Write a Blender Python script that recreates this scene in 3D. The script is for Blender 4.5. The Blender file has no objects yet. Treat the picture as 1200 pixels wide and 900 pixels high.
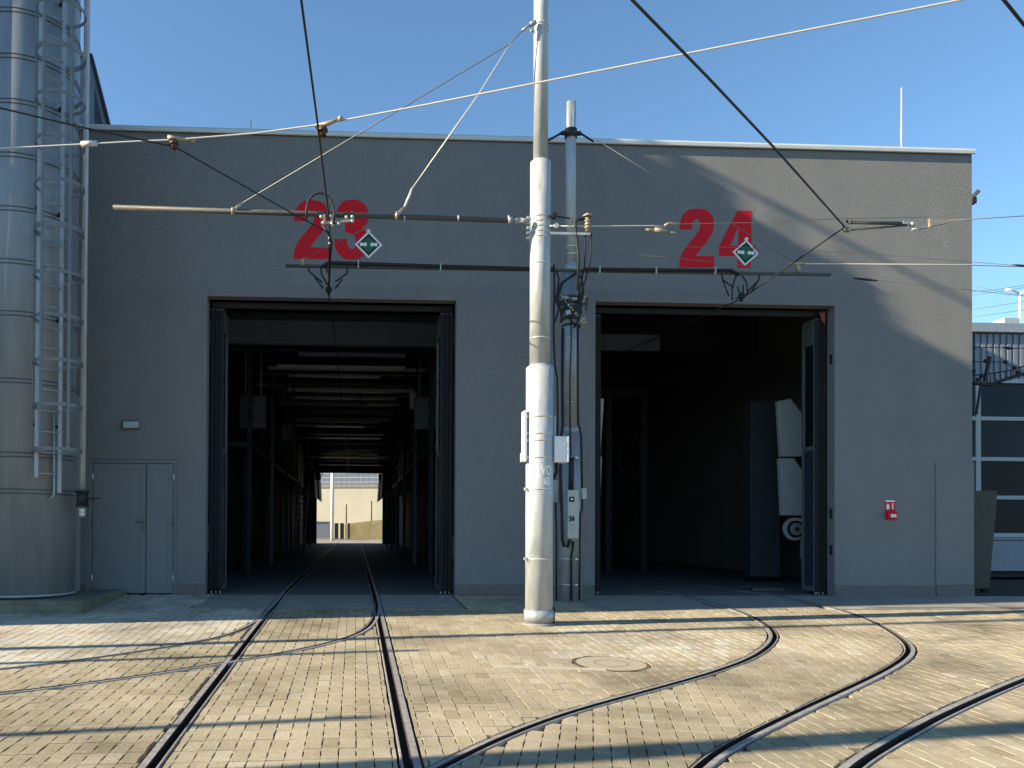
import bpy, bmesh, math, random
from mathutils import Vector, Matrix
random.seed(7)
S = bpy.context.scene
COL = S.collection
# ------------------------------------------------------------------ camera
W0, H0 = 1200, 900
FPX, CX, CY = 920.0, 457.0, 607.3
yaw, pitch, roll = math.radians(2.55), math.radians(.6), math.radians(.33)
CAM = Vector((0, -12.55, 1.095))
FW = Vector((math.sin(yaw)*math.cos(pitch), math.cos(yaw)*math.cos(pitch), math.sin(pitch)))
RT0 = Vector((math.cos(yaw), -math.sin(yaw), 0)); UP0 = RT0.cross(FW)
RT = RT0*math.cos(roll) + UP0*math.sin(roll); UP = -RT0*math.sin(roll) + UP0*math.cos(roll)
cd = bpy.data.cameras.new('camera'); cam = bpy.data.objects.new('camera', cd); COL.objects.link(cam)
cd.sensor_width = 36; cd.lens = FPX*36/W0
cd.shift_x = (W0/2-CX)/W0; cd.shift_y = (CY-H0/2)/W0
cd.clip_start = .1; cd.clip_end = 3000
cam.matrix_world = Matrix(((RT.x, UP.x, -FW.x, CAM.x), (RT.y, UP.y, -FW.y, CAM.y), (RT.z, UP.z, -FW.z, CAM.z), (0, 0, 0, 1)))
S.camera = cam
# ------------------------------------------------------------------ light
SUN_AZ, SUN_EL = math.radians(9.0), math.radians(25.0)
sd = Vector((-math.cos(SUN_EL)*math.cos(SUN_AZ), -math.cos(SUN_EL)*math.sin(SUN_AZ), math.sin(SUN_EL)))  # towards the sun
ld = bpy.data.lights.new('sun', 'SUN'); ld.energy = 5.0; ld.angle = math.radians(.5); ld.color = (1, .86, .64)
lo = bpy.data.objects.new('sun', ld); COL.objects.link(lo); lo.location = (-20, -20, 30)
lo.rotation_euler = sd.to_track_quat('Z', 'Y').to_euler()
wd = bpy.data.worlds.new('World'); S.world = wd; wd.use_nodes = True
wn = wd.node_tree.nodes; wn.clear()
sky = wn.new('ShaderNodeTexSky'); sky.sky_type = 'NISHITA'; sky.sun_disc = False
sky.sun_elevation = SUN_EL; sky.sun_rotation = math.atan2(sd.x, sd.y)
sky.air_density = .9; sky.dust_density = 0; sky.ozone_density = 2.8
bg = wn.new('ShaderNodeBackground'); bg.inputs[1].default_value = .1
wo = wn.new('ShaderNodeOutputWorld')
vm = wn.new('ShaderNodeVectorMath'); vm.operation = 'MULTIPLY'; vm.inputs[1].default_value = (.86, 1.0, 1.0)   # white balance of the sky
wd.node_tree.links.new(sky.outputs[0], vm.inputs[0]); wd.node_tree.links.new(vm.outputs[0], bg.inputs[0]); wd.node_tree.links.new(bg.outputs[0], wo.inputs[0])
S.view_settings.view_transform = 'Standard'; S.view_settings.look = 'None'
S.view_settings.exposure = 1.24; S.view_settings.gamma = 1

# ------------------------------------------------------------------ helpers
SL = .0325                                   # the yard falls away from the hall
def gz(y): return SL*max(y, -30) if y < 0 else 0.0
def ray(px, py): return FW + RT*((px-CX)/FPX) - UP*((py-CY)/FPX)
def onY(px, py, Y): d = ray(px, py); return CAM + d*((Y-CAM.y)/d.y)
def onZ(px, py, Z): d = ray(px, py); return CAM + d*((Z-CAM.z)/d.z)
def proj(P):
    d = Vector(P)-CAM; z = d.dot(FW)
    return (CX+FPX*d.dot(RT)/z, CY-FPX*d.dot(UP)/z, z)

def tag(o, label=None, cat=None, group=None, kind=None):
    if label: o['label'] = label
    if cat: o['category'] = cat
    if group: o['group'] = group
    if kind: o['kind'] = kind
    return o
def empty(name, loc, label, cat, group=None):
    o = bpy.data.objects.new(name, None); COL.objects.link(o); o.location = loc
    o.empty_display_size = .2
    return tag(o, label, cat, group)

class MB:
    def __init__(s): s.v = []; s.f = []; s.sm = []
    def add(s, vs, fs, smooth=False):
        b = len(s.v); s.v += [tuple(v) for v in vs]
        for f in fs: s.f.append([b+i for i in f]); s.sm.append(smooth)
        return s
    def box(s, x0, x1, y0, y1, z0, z1):
        vs = [(x, y, z) for z in (z0, z1) for y in (y0, y1) for x in (x0, x1)]
        return s.add(vs, [(0, 2, 3, 1), (4, 5, 7, 6), (0, 1, 5, 4), (2, 6, 7, 3), (0, 4, 6, 2), (1, 3, 7, 5)])
    def bar(s, a, b, w, h, up=(0, 0, 1)):
        a, b = Vector(a), Vector(b); d = (b-a).normalized(); u = Vector(up)
        if abs(d.dot(u)) > .95: u = Vector((0, 1, 0))
        sx = d.cross(u).normalized(); u = sx.cross(d)
        vs = [p + sx*i*w/2 + u*j*h/2 for p in (a, b) for i, j in ((-1, -1), (1, -1), (1, 1), (-1, 1))]
        return s.add(vs, [(0, 1, 2, 3), (7, 6, 5, 4), (0, 4, 5, 1), (1, 5, 6, 2), (2, 6, 7, 3), (3, 7, 4, 0)])
    def tube(s, pts, r, n=8, cap=True, closed=False):
        pts = [Vector(p) for p in pts]; m = len(pts); rings = []
        rs = r if isinstance(r, (list, tuple)) else [r]*m
        ref = None
        for i, p in enumerate(pts):
            if closed: t = pts[(i+1) % m]-pts[i-1]
            else: t = pts[min(i+1, m-1)]-pts[max(i-1, 0)]
            t.normalize()
            if ref is None:
                ref = Vector((0, 0, 1)) if abs(t.z) < .9 else Vector((1, 0, 0))
            a = (ref - t*ref.dot(t)).normalized(); ref = a; c = t.cross(a)
            rings.append([p + (a*math.cos(2*math.pi*k/n) + c*math.sin(2*math.pi*k/n))*rs[i] for k in range(n)])
        vs = [v for R in rings for v in R]; fs = []
        for i in range(m if closed else m-1):
            j = (i+1) % m
            for k in range(n): fs.append((i*n+k, i*n+(k+1) % n, j*n+(k+1) % n, j*n+k))
        s.add(vs, fs, True)
        if cap and not closed:
            b = len(s.v)-m*n
            s.f.append([b+k for k in reversed(range(n))]); s.sm.append(False)
            s.f.append([b+(m-1)*n+k for k in range(n)]); s.sm.append(False)
        return s
    def cyl(s, x, y, z0, z1, r, n=32, r2=None, ang=0):
        r2 = r if r2 is None else r2
        vs = [(x+R*math.cos(2*math.pi*k/n+ang), y+R*math.sin(2*math.pi*k/n+ang), z) for z, R in ((z0, r), (z1, r2)) for k in range(n)]
        s.add(vs, [(k, (k+1) % n, n+(k+1) % n, n+k) for k in range(n)], True)
        b = len(s.v)-2*n
        s.f.append([b+k for k in reversed(range(n))]); s.sm.append(False)
        s.f.append([b+n+k for k in range(n)]); s.sm.append(False)
        return s
    def disc_prism(s, poly, y0, y1):          # polygon in xz extruded along y
        n = len(poly); vs = [(x, y0, z) for x, z in poly]+[(x, y1, z) for x, z in poly]
        s.add(vs, [tuple(range(n)), tuple(reversed(range(n, 2*n)))]+[(k, n+k, n+(k+1) % n, (k+1) % n) for k in range(n)])
        return s
    def ball(s, c, r, n=10, sz=1):
        m = n//2; vs = []; fs = []
        for i in range(m+1):
            t = math.pi*i/m
            for k in range(n): vs.append((c[0]+r*math.sin(t)*math.cos(2*math.pi*k/n), c[1]+r*math.sin(t)*math.sin(2*math.pi*k/n), c[2]+r*sz*math.cos(t)))
        for i in range(m):
            for k in range(n): fs.append((i*n+k, (i+1)*n+k, (i+1)*n+(k+1) % n, i*n+(k+1) % n))
        return s.add(vs, fs, True)
    def build(s, name, mat, parent=None, bevel=0, fix=True, label=None, kind=None):
        me = bpy.data.meshes.new(name); me.from_pydata(s.v, [], s.f)
        me.polygons.foreach_set('use_smooth', s.sm)
        if fix or bevel:
            bm = bmesh.new(); bm.from_mesh(me)
            bmesh.ops.remove_doubles(bm, verts=bm.verts, dist=1e-5)
            if bevel:
                es = [e for e in bm.edges if len(e.link_faces) == 2 and e.calc_face_angle(0) > .6]
                bmesh.ops.bevel(bm, geom=es, offset=bevel, segments=1, affect='EDGES', clamp_overlap=True)
            bmesh.ops.recalc_face_normals(bm, faces=bm.faces)
            bm.to_mesh(me); bm.free()
        me.materials.append(mat)
        o = bpy.data.objects.new(name, me); COL.objects.link(o)
        if parent:
            o.parent = parent
            P = parent; off = Vector((0, 0, 0))
            while P: off += P.location; P = P.parent
            me.transform(Matrix.Translation(-off))
        if label: o['label'] = label
        if kind: o['kind'] = kind
        me.update()
        return o

# ------------------------------------------------------------------ materials
def mat(name, col, rough=.7, metal=0, noise=0, nscale=5, bump=0, bscale=60, vary=None, stretch=None, spec=.4, bdist=.01):
    m = bpy.data.materials.new(name); m.use_nodes = True; nt = m.node_tree; N = nt.nodes; L = nt.links
    b = N['Principled BSDF']; b.inputs['Base Color'].default_value = (*col, 1)
    b.inputs['Roughness'].default_value = rough; b.inputs['Metallic'].default_value = metal
    b.inputs['Specular IOR Level'].default_value = spec
    tc = N.new('ShaderNodeTexCoord'); src = tc.outputs['Object']
    if stretch:
        mp = N.new('ShaderNodeMapping'); mp.inputs['Scale'].default_value = stretch; L.new(src, mp.inputs[0]); src = mp.outputs[0]
    if noise:
        n = N.new('ShaderNodeTexNoise'); n.inputs['Scale'].default_value = nscale; n.inputs['Detail'].default_value = 8
        n.inputs['Roughness'].default_value = .65; L.new(src, n.inputs['Vector'])
        r = N.new('ShaderNodeMapRange'); r.inputs[1].default_value = .3; r.inputs[2].default_value = .7
        L.new(n.outputs[0], r.inputs[0])
        mx = N.new('ShaderNodeMix'); mx.data_type = 'RGBA'; L.new(r.outputs[0], mx.inputs[0])
        c2 = vary or tuple(c*(1+noise) for c in col); c1 = tuple(c*(1-noise) for c in col)
        mx.inputs[6].default_value = (*c1, 1); mx.inputs[7].default_value = (*c2, 1)
        L.new(mx.outputs[2], b.inputs['Base Color'])
        r2 = N.new('ShaderNodeMapRange'); r2.inputs[1].default_value = .3; r2.inputs[2].default_value = .7
        r2.inputs[3].default_value = max(.05, rough-.1); r2.inputs[4].default_value = min(1, rough+.1)
        L.new(n.outputs[0], r2.inputs[0]); L.new(r2.outputs[0], b.inputs['Roughness'])
    if bump:
        src = tc.outputs['Object']
        n2 = N.new('ShaderNodeTexNoise'); n2.inputs['Scale'].default_value = bscale; n2.inputs['Detail'].default_value = 5
        L.new(src, n2.inputs['Vector'])
        bp = N.new('ShaderNodeBump'); bp.inputs['Strength'].default_value = bump; bp.inputs['Distance'].default_value = bdist
        L.new(n2.outputs[0], bp.inputs['Height']); L.new(bp.outputs[0], b.inputs['Normal'])
    return m
M = {}
M['plaster'] = mat('grey_plaster', (.272, .270, .270), .95, noise=.05, nscale=2.2, stretch=(1, 1, .3), bump=1.0, bscale=80, bdist=.035, spec=.1)
M['plaster2'] = mat('pale_plaster', (.3, .3, .3), .9, noise=.08, nscale=2, bump=.2, spec=.1)
M['plinth'] = mat('plinth_plaster', (.16, .15, .14), .9, noise=.15, nscale=6, bump=.3, bscale=80, spec=.1)
M['coping'] = mat('coping_metal', (.62, .62, .58), .5, metal=.2, noise=.06, nscale=3)
M['red'] = mat('red_paint', (.62, .014, .025), .75, noise=.08, nscale=8, spec=.2)
M['steel'] = mat('galvanised_steel', (.44, .455, .46), .58, metal=.25, noise=.2, nscale=9, stretch=(1, 1, .35))
M['steel2'] = mat('weathered_steel', (.36, .38, .40), .5, metal=.35, noise=.18, nscale=12, stretch=(1, 1, .3))
M['alu'] = mat('brushed_tank_metal', (.27, .29, .31), .5, metal=.25, noise=.14, nscale=7, stretch=(1, 1, .12))
M['zinc'] = mat('zinc_plated', (.62, .60, .55), .4, metal=.5, noise=.1, nscale=30)
M['wirelit'] = mat('sunlit_wire', (.7, .67, .6), .4, metal=.4)  # pale base colour carries the sunlight on the wire
M['wire'] = mat('dark_wire', (.03, .027, .025), .6)
M['rope'] = mat('steel_rope', (.22, .22, .22), .5, metal=.3)
M['cable'] = mat('black_cable', (.014, .014, .016), .65, noise=.2, nscale=20)
M['arm'] = mat('arm_tube_grey', (.075, .072, .066), .6, metal=.1, noise=.2, nscale=14)
M['brass'] = mat('aged_fitting_metal', (.42, .35, .25), .5, metal=.5, noise=.25, nscale=40)
M['porcelain'] = mat('brown_insulator', (.09, .04, .03), .35)
M['white'] = mat('white_enamel', (.78, .78, .76), .45, noise=.04, nscale=10)
M['boxgrey'] = mat('light_grey_box', (.42, .44, .42), .6, noise=.08, nscale=20)
M['black'] = mat('black_print', (.01, .01, .01), .6)
M['green'] = mat('sign_green', (.01, .12, .055), .5)
M['navy'] = mat('door_navy', (.028, .036, .055), .5, noise=.1, nscale=5)
M['frame'] = mat('door_frame_grey', (.13, .145, .15), .45, metal=.2, noise=.08, nscale=8)
M['doorgrey'] = mat('grey_door_paint', (.205, .215, .222), .6, noise=.05, nscale=4, spec=.25)
M['glass'] = mat('dark_glass', (.012, .016, .018), .08, spec=.6)
M['rubber'] = mat('black_rubber', (.01, .01, .01), .8)
M['conc'] = mat('grey_concrete', (.27, .25, .215), .9, noise=.2, nscale=3, bump=.25, bscale=70, spec=.15)
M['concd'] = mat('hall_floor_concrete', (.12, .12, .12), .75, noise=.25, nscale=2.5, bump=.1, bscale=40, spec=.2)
M['plinthc'] = mat('mossy_concrete', (.17, .165, .13), .95, noise=.3, nscale=5, bump=.5, bscale=50, spec=.1)
M['joint'] = mat('dark_joint_sand', (.075, .068, .055), .95, noise=.4, nscale=30, bump=.6, bscale=150, spec=.1)
M['rail'] = mat('rail_head_steel', (.33, .315, .30), .5, metal=.2, noise=.3, nscale=18)
M['groove'] = mat('rail_groove_shade', (.03, .02, .015), .9, noise=.3, nscale=30)  # near-black colour stands in for the shade inside the groove
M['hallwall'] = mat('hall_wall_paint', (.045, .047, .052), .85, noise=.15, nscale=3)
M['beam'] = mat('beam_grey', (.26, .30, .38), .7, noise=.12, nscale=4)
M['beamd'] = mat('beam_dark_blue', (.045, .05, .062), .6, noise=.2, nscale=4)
M['darksteel'] = mat('dark_steel', (.02, .021, .024), .6, noise=.3, nscale=12)
M['cabinet'] = mat('blue_grey_cabinet', (.10, .115, .15), .6, noise=.1, nscale=8)
M['palep'] = mat('pale_machine_panel', (.4, .44, .44), .5, noise=.05, nscale=6)
M['corr'] = mat('corrugated_cladding', (.25, .27, .31), .6, metal=.2, noise=.1, nscale=3)
M['bin'] = mat('dark_olive_sheet', (.06, .062, .048), .7, noise=.25, nscale=9)
M['yard'] = mat('far_yard_concrete', (.3, .28, .24), .95, noise=.2, nscale=.7, spec=.1)
M['retain'] = mat('sunlit_retaining_render', (.5, .46, .36), .95, noise=.08, nscale=.6, spec=.1)
M['retain2'] = mat('ochre_stained_wall', (.5, .40, .2), .95, noise=.2, nscale=1.3, spec=.1)
M['manhole'] = mat('rusty_iron', (.12, .085, .06), .8, noise=.3, nscale=25, bump=.5)
# paver material: own tint per piece + broad stains that lie in world space
def paver_mat():
    m = bpy.data.materials.new('concrete_paver'); m.use_nodes = True; nt = m.node_tree; N = nt.nodes; L = nt.links
    b = N['Principled BSDF']; b.inputs['Roughness'].default_value = .92; b.inputs['Specular IOR Level'].default_value = .15
    at = N.new('ShaderNodeAttribute'); at.attribute_name = 'tint'
    r0 = N.new('ShaderNodeValToRGB')
    e = r0.color_ramp.elements; e[0].position = 0; e[0].color = (.235, .195, .13, 1); e[1].position = 1; e[1].color = (.47, .445, .385, 1)
    k = r0.color_ramp.elements.new(.3); k.color = (.325, .28, .19, 1)
    k = r0.color_ramp.elements.new(.7); k.color = (.395, .345, .25, 1)
    L.new(at.outputs['Fac'], r0.inputs[0])
    tc = N.new('ShaderNodeTexCoord')
    n1 = N.new('ShaderNodeTexNoise'); n1.inputs['Scale'].default_value = .8; n1.inputs['Detail'].default_value = 9; n1.inputs['Roughness'].default_value = .62
    L.new(tc.outputs['Object'], n1.inputs['Vector'])
    mr = N.new('ShaderNodeMapRange'); mr.inputs[1].default_value = .34; mr.inputs[2].default_value = .58; mr.inputs[3].default_value = .58; mr.inputs[4].default_value = 1.1
    L.new(n1.outputs[0], mr.inputs[0])
    n2 = N.new('ShaderNodeTexNoise'); n2.inputs['Scale'].default_value = 45; n2.inputs['Detail'].default_value = 6
    L.new(tc.outputs['Object'], n2.inputs['Vector'])
    mr2 = N.new('ShaderNodeMapRange'); mr2.inputs[1].default_value = .3; mr2.inputs[2].default_value = .7; mr2.inputs[3].default_value = .84; mr2.inputs[4].default_value = 1.12
    L.new(n2.outputs[0], mr2.inputs[0])
    mu = N.new('ShaderNodeMath'); mu.operation = 'MULTIPLY'; L.new(mr.outputs[0], mu.inputs[0]); L.new(mr2.outputs[0], mu.inputs[1])
    mx = N.new('ShaderNodeVectorMath'); mx.operation = 'SCALE'; L.new(r0.outputs[0], mx.inputs[0]); L.new(mu.outputs[0], mx.inputs['Scale'])
    L.new(mx.outputs[0], b.inputs['Base Color'])
    bp = N.new('ShaderNodeBump'); bp.inputs['Strength'].default_value = .5; bp.inputs['Distance'].default_value = .004
    L.new(n2.outputs[0], bp.inputs['Height']); L.new(bp.outputs[0], b.inputs['Normal'])
    return m
M['paver'] = paver_mat()
M['pane'] = mat('navy_pane', (.012, .018, .03), .3, spec=.15)
M['panebr'] = mat('brown_dark_pane', (.025, .024, .022), .5, spec=.15)
M['cage'] = mat('cage_galvanised', (.19, .195, .2), .55, metal=.3, noise=.2, nscale=14)
M['seam'] = mat('seam_metal', (.12, .125, .13), .6, metal=.3)
M['beaml'] = mat('pale_beam_paint', (.2, .25, .36), .8, noise=.08, nscale=3)
M['trackc'] = mat('track_bed_concrete', (.34, .285, .185), .92, noise=.16, nscale=6, bump=.6, bscale=60, spec=.15)
M['paverlid'] = mat('concrete_lid', (.355, .315, .235), .9, noise=.12, nscale=12, bump=.3)

# ================================================================== THE GROUND
mb = MB()
ys = [-400, -60, -30, -10, -1.9, -.02, 0, 40, 120, 1500]
for a, b_ in zip(ys[:-1], ys[1:]):
    za, zb = gz(a)-.055, gz(b_)-.055
    mb.add([(-900, a, za), (900, a, za), (900, b_, zb), (-900, b_, zb)], [(0, 1, 2, 3)])
ground = mb.build('ground', M['joint'], kind='structure')
# a concrete yard beyond the hall and round the paved part
mb = MB(); mb.box(-40, 60, 36.95, 110, -.2, 0)
far_yard = mb.build('far_yard', M['yard'], kind='structure')

# rails: centre lines of the grooves (plan), 'side' = which side the running head lies on
def smooth(pts, n=9):
    pts = [Vector(p) for p in pts]; out = []
    q = [pts[0]*2-pts[1]]+pts+[pts[-1]*2-pts[-2]]
    for i in range(1, len(q)-2):
        p0, p1, p2, p3 = q[i-1:i+3]
        for k in range(n):
            t = k/n
            out.append(.5*((2*p1)+(p2-p0)*t+(2*p0-5*p1+4*p2-p3)*t*t+(3*p1-p0-3*p2+p3)*t**3))
    out.append(pts[-1])
    for _ in range(28):
        out = [out[0]]+[out[i]*.5+(out[i-1]+out[i+1])*.25 for i in range(1, len(out)-1)]+[out[-1]]
    return out
rails = {
 'L23': ([(-1.13, -14), (-1.13, -6), (-1.13, 0), (-1.13, 36.9), (-1.13, 46)], 1),
 'R23': ([(.31, -14), (.31, -6), (.31, 0), (.31, 36.9), (.31, 46)], -1),
 'a': ([(-1.105, .4), (-1.11, -1.0), (-1.14, -2.1), (-1.21, -3.0), (-1.42, -3.86), (-1.9, -4.48), (-2.5, -5.07), (-3.1, -5.52), (-4.3, -6.15), (-6.5, -6.9), (-10, -7.7)], 1),
 'b': ([(.33, -.8), (.28, -2.3), (.13, -3.4), (-.16, -4.08), (-.62, -4.69), (-1.03, -5.07), (-1.89, -5.84), (-2.73, -6.37), (-4.0, -6.98), (-6.2, -7.7), (-10, -8.7)], -1),
 'in24': ([(4.75, 20), (4.75, 12), (4.95, 6), (5.2, 2.6), (5.40, -.4), (5.38, -1.7), (5.21, -2.65), (4.98, -3.39), (4.66, -4.05), (4.03, -4.9), (3.32, -5.6), (2.36, -6.37), (1.40, -7.1), (.48, -8.13), (-.4, -9.5), (-1, -11.5), (-1.3, -14)], -1),
 'out24': ([(6.2, 20), (6.2, 12), (6.4, 6), (6.65, 2.2), (6.92, -.2), (6.93, -1.3), (6.75, -2.4), (6.42, -3.3), (5.93, -4.4), (5.35, -5.12), (4.45, -5.95), (3.43, -6.80), (2.48, -7.62), (1.93, -8.17), (1.1, -9.4), (.5, -11.2), (.2, -14)], 1),
 't3a': ([(14, -1.6), (10.5, -3.1), (8.1, -4.5), (5.76, -6.03), (4.06, -7.22), (3.23, -7.88), (2.84, -8.2), (1.9, -9.2), (1.2, -10.6), (.8, -14)], 1),
 't3b': ([(15, -3.1), (11.3, -4.4), (9.0, -5.7), (6.6, -7.25), (4.95, -8.4), (4.2, -9.0), (3.2, -10.1), (2.5, -11.6), (2.2, -14)], -1),
}
RP = {}
for k, (p, s) in rails.items(): RP[k] = ([Vector(q) for q in (smooth([(x, y, 0) for x, y in p]) if k not in ('L23', 'R23') else [(x, y, 0) for x, y in p])], s)
def rail_mesh(path, side, dz, slim=1):
    # profile: (offset, height); side=+1 puts the head on the left of travel-towards-smaller-y ... sign worked out below
    k = slim
    prof_head = [(-.076, -.05), (-.076, .0), (-.072, .004), (-.030, .004)]
    prof_lip = [(.027, .003), (.037, .003), (.040, 0), (.040, -.05)]
    prof_gro = [(-.030, .004), (-.025, 0), (-.024, -.045), (.023, -.045), (.024, 0), (.027, .003)]
    prof_head, prof_lip, prof_gro = [[(u*k, z) for u, z in q] for q in (prof_head, prof_lip, prof_gro)]
    head = MB(); gro = MB()
    def ext(mbx, prof, cap=True):
        n = len(prof); rows = []
        for i, p in enumerate(path):
            t = (path[min(i+1, len(path)-1)]-path[max(i-1, 0)]).normalized(); nrm = Vector((-t.y, t.x, 0))*side
            rows.append([Vector((p.x, p.y, gz(p.y)+dz))+nrm*(-u)+Vector((0, 0, z)) for u, z in prof])
        vs = [v for r in rows for v in r]
        fs = [(i*n+k, i*n+k+1, (i+1)*n+k+1, (i+1)*n+k) for i in range(len(path)-1) for k in range(n-1)]
        mbx.add(vs, fs)
    ext(head, prof_head); ext(head, prof_lip); ext(gro, prof_gro)
    return head, gro
tracks = [
 ('tram_track', 'straight grooved tram track running into doorway 23', ['L23', 'R23']),
 ('tram_track', 'curved track branching off left from the straight track before doorway 23', ['a', 'b']),
 ('tram_track', 'track swinging out of doorway 24 in a tight curve to the lower left', ['in24', 'out24']),
 ('tram_track', 'grooved track cutting across the lower right corner of the yard', ['t3a', 't3b'])]
# head lies outside the gauge: work out side from the partner rail
for ti, (nm, lb, ks) in enumerate(tracks):
    t = empty(nm, (RP[ks[0]][0][3].x, RP[ks[0]][0][3].y, 0), lb, 'tram track', 'tram tracks in the yard')
    for j, k in enumerate(ks):
        path = RP[k][0]; other = RP[ks[1-j]][0]
        i = len(path)//2 if len(path) > 6 else 1
        p = path[i]; tt = (path[i+1]-path[i-1]).normalized(); nrm = Vector((-tt.y, tt.x, 0))
        q = min(other, key=lambda o: (o-p).length) if len(other) > 6 else Vector((other[0].x, p.y, 0))
        sgn = 1 if (q-p).dot(nrm) < 0 else -1          # nrm*sgn points away from the partner
        h, g = rail_mesh(path, sgn, .0006*(ti+1), .72 if k in 'ab' else .84 if '24' in k else 1)
        r = h.build('rail', M['rail'], t, fix=False)
        g.build('groove', M['groove'], r, fix=False)
        RP[k] = (path, sgn)

# ------- pavers
segs = []
for k, (path, s) in RP.items():
    for p, q in zip(path[:-1], path[1:]):
        n = max(1, int((q-p).length/.6))
        for i in range(n):
            a = p+(q-p)*(i/n); b_ = p+(q-p)*((i+1)/n)
            if a.y < .5 and a.y > -12: segs.append((a.x, a.y, b_.x, b_.y, s, k))
cell = {}
for sg in segs:
    for gx in range(int(math.floor((min(sg[0], sg[2])-.35)/.5)), int(math.floor((max(sg[0], sg[2])+.35)/.5))+1):
        for gy in range(int(math.floor((min(sg[1], sg[3])-.35)/.5)), int(math.floor((max(sg[1], sg[3])+.35)/.5))+1):
            cell.setdefault((gx, gy), []).append(sg)
def side_of(k, x, y):
    """interpolate the rail's x at this y along its path (monotone enough) -> x - xr"""
    best = None
    for sg in segs:
        if sg[5] != k: continue
        y0, y1 = sg[1], sg[3]
        if min(y0, y1) <= y <= max(y0, y1) and y0 != y1:
            t = (y-y0)/(y1-y0); xr = sg[0]+(sg[2]-sg[0])*t
            if best is None or abs(x-xr) < abs(best): best = x-xr
    return best
SO = {}
def between24(x, y):
    key = round(y*20)
    if key not in SO: 
        a = side_of('in24', 0, key/20); b_ = side_of('out24', 0, key/20); SO[key] = (-a if a is not None else None, -b_ if b_ is not None else None)
    a, b_ = SO[key]
    return a is not None and b_ is not None and a < x < b_
def clip(poly, x, y, nx, ny, d):
    """keep the part where (p-(x,y)).n >= d"""
    out = []; n = len(poly)
    for i in range(n):
        p, q = poly[i], poly[(i+1) % n]
        a = (p[0]-x)*nx+(p[1]-y)*ny-d; b_ = (q[0]-x)*nx+(q[1]-y)*ny-d
        if a >= 0: out.append(p)
        if (a >= 0) != (b_ >= 0):
            t = a/(a-b_); out.append((p[0]+(q[0]-p[0])*t, p[1]+(q[1]-p[1])*t))
    return out
def area(poly): return abs(sum(poly[i][0]*poly[(i+1) % len(poly)][1]-poly[(i+1) % len(poly)][0]*poly[i][1] for i in range(len(poly))))/2
MANP = onZ(716, 777, -.17); MAN = (MANP.x, MANP.y, .35)
def slab_zone(x, y):
    return (y > -1.62 and -2.25 < x < 1.55) or (y > -1.72+.02*x and x > 3.35)
bricks = []
def grid(angle, ox, oy, x0, x1, y0, y1, accept, white):
    ca, sa = math.cos(angle), math.sin(angle); bw, bl = .1045, .2
    for i in range(int((x0)/bw), int(x1/bw)):
        sh = ((i*.37) % 1)*bl if white else ((i*.022) % 1)*bl+random.uniform(-.008, .008)
        for j in range(int(y0/bl), int(y1/bl)):
            u, v = i*bw, j*bl+sh
            cx_, cy_ = ox+(u+bw/2)*ca-(v+bl/2)*sa, oy+(u+bw/2)*sa+(v+bl/2)*ca
            if cy_ > -.01 or cy_ < -11 or not accept(cx_, cy_): continue
            if slab_zone(cx_, cy_): continue
            dm = math.hypot(cx_-MAN[0], cy_-MAN[1])
            if dm < MAN[2]-.1: continue
            pz = proj((cx_, cy_, gz(cy_)))
            if pz[2] < 2.5 or pz[0] < -160 or pz[0] > 1360: continue
            gt = .0048
            nb = .05; g0 = .0008; gl = .0052 if white or cx_ < -1.13 else .0042
            poly = [(u+g0, v+gt), (u+bw-g0, v+gt), (u+bw-g0, v+nb), (u+bw-gl, v+nb+.006), (u+bw-gl, v+bl-nb-.006), (u+bw-g0, v+bl-nb), (u+bw-g0, v+bl-gt), (u+g0, v+bl-gt), (u+g0, v+bl-nb), (u+gl, v+bl-nb-.006), (u+gl, v+nb+.006), (u+g0, v+nb)]
            jr = random.uniform(-.008, .008)
            poly = [(a+jr*(b_-v-bl/2), b_) for a, b_ in poly]
            poly = [(ox+a*ca-b_*sa, oy+a*sa+b_*ca) for a, b_ in poly]
            for sg in cell.get((int(math.floor(cx_/.5)), int(math.floor(cy_/.5))), ()):
                ax, ay, bx_, by_, s, k = sg
                dx, dy = bx_-ax, by_-ay; Ls = dx*dx+dy*dy; t = ((cx_-ax)*dx+(cy_-ay)*dy)/Ls
                if t < -.3 or t > 1.3: continue
                l = math.sqrt(Ls); nx, ny = -dy/l, dx/l
                sd_ = (cx_-ax)*nx+(cy_-ay)*ny
                if abs(sd_) > .3: continue
                sg_ = 1 if sd_ > 0 else -1
                clear = ((.088 if sg_ == s else .05)+random.uniform(0, .01))*(.8 if k in 'ab' else .88 if '24' in k else 1)
                poly = clip(poly, ax, ay, nx*sg_, ny*sg_, clear)
                if len(poly) < 3: break
            if dm < MAN[2]+.25 and len(poly) > 2: poly = clip(poly, MAN[0], MAN[1], (cx_-MAN[0])/dm, (cy_-MAN[1])/dm, MAN[2]+.004)
            if len(poly) < 3 or area(poly) < .0028: continue
            bricks.append((poly, pz, white))
def is_white(x, y):
    # paler pavers lie left of the outer branch rail and round the mast
    if y > -7.5 and x < -1.2:
        a = side_of('a', x, y)
        return a is not None and a < -.05
    return False
grid(0, -1.03, 0, -10, 17, -11, 0, lambda x, y: not between24(x, y) and not (x < -1.1 and is_white(x, y)), False)
grid(math.radians(2), -1.09, 0, -11, 1, -11, .4, lambda x, y: x < -1.1 and is_white(x, y), True)
grid(math.radians(-17), 1.9, -7.8, -3, 8, -5, 9, lambda x, y: between24(x, y), False)
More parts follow.
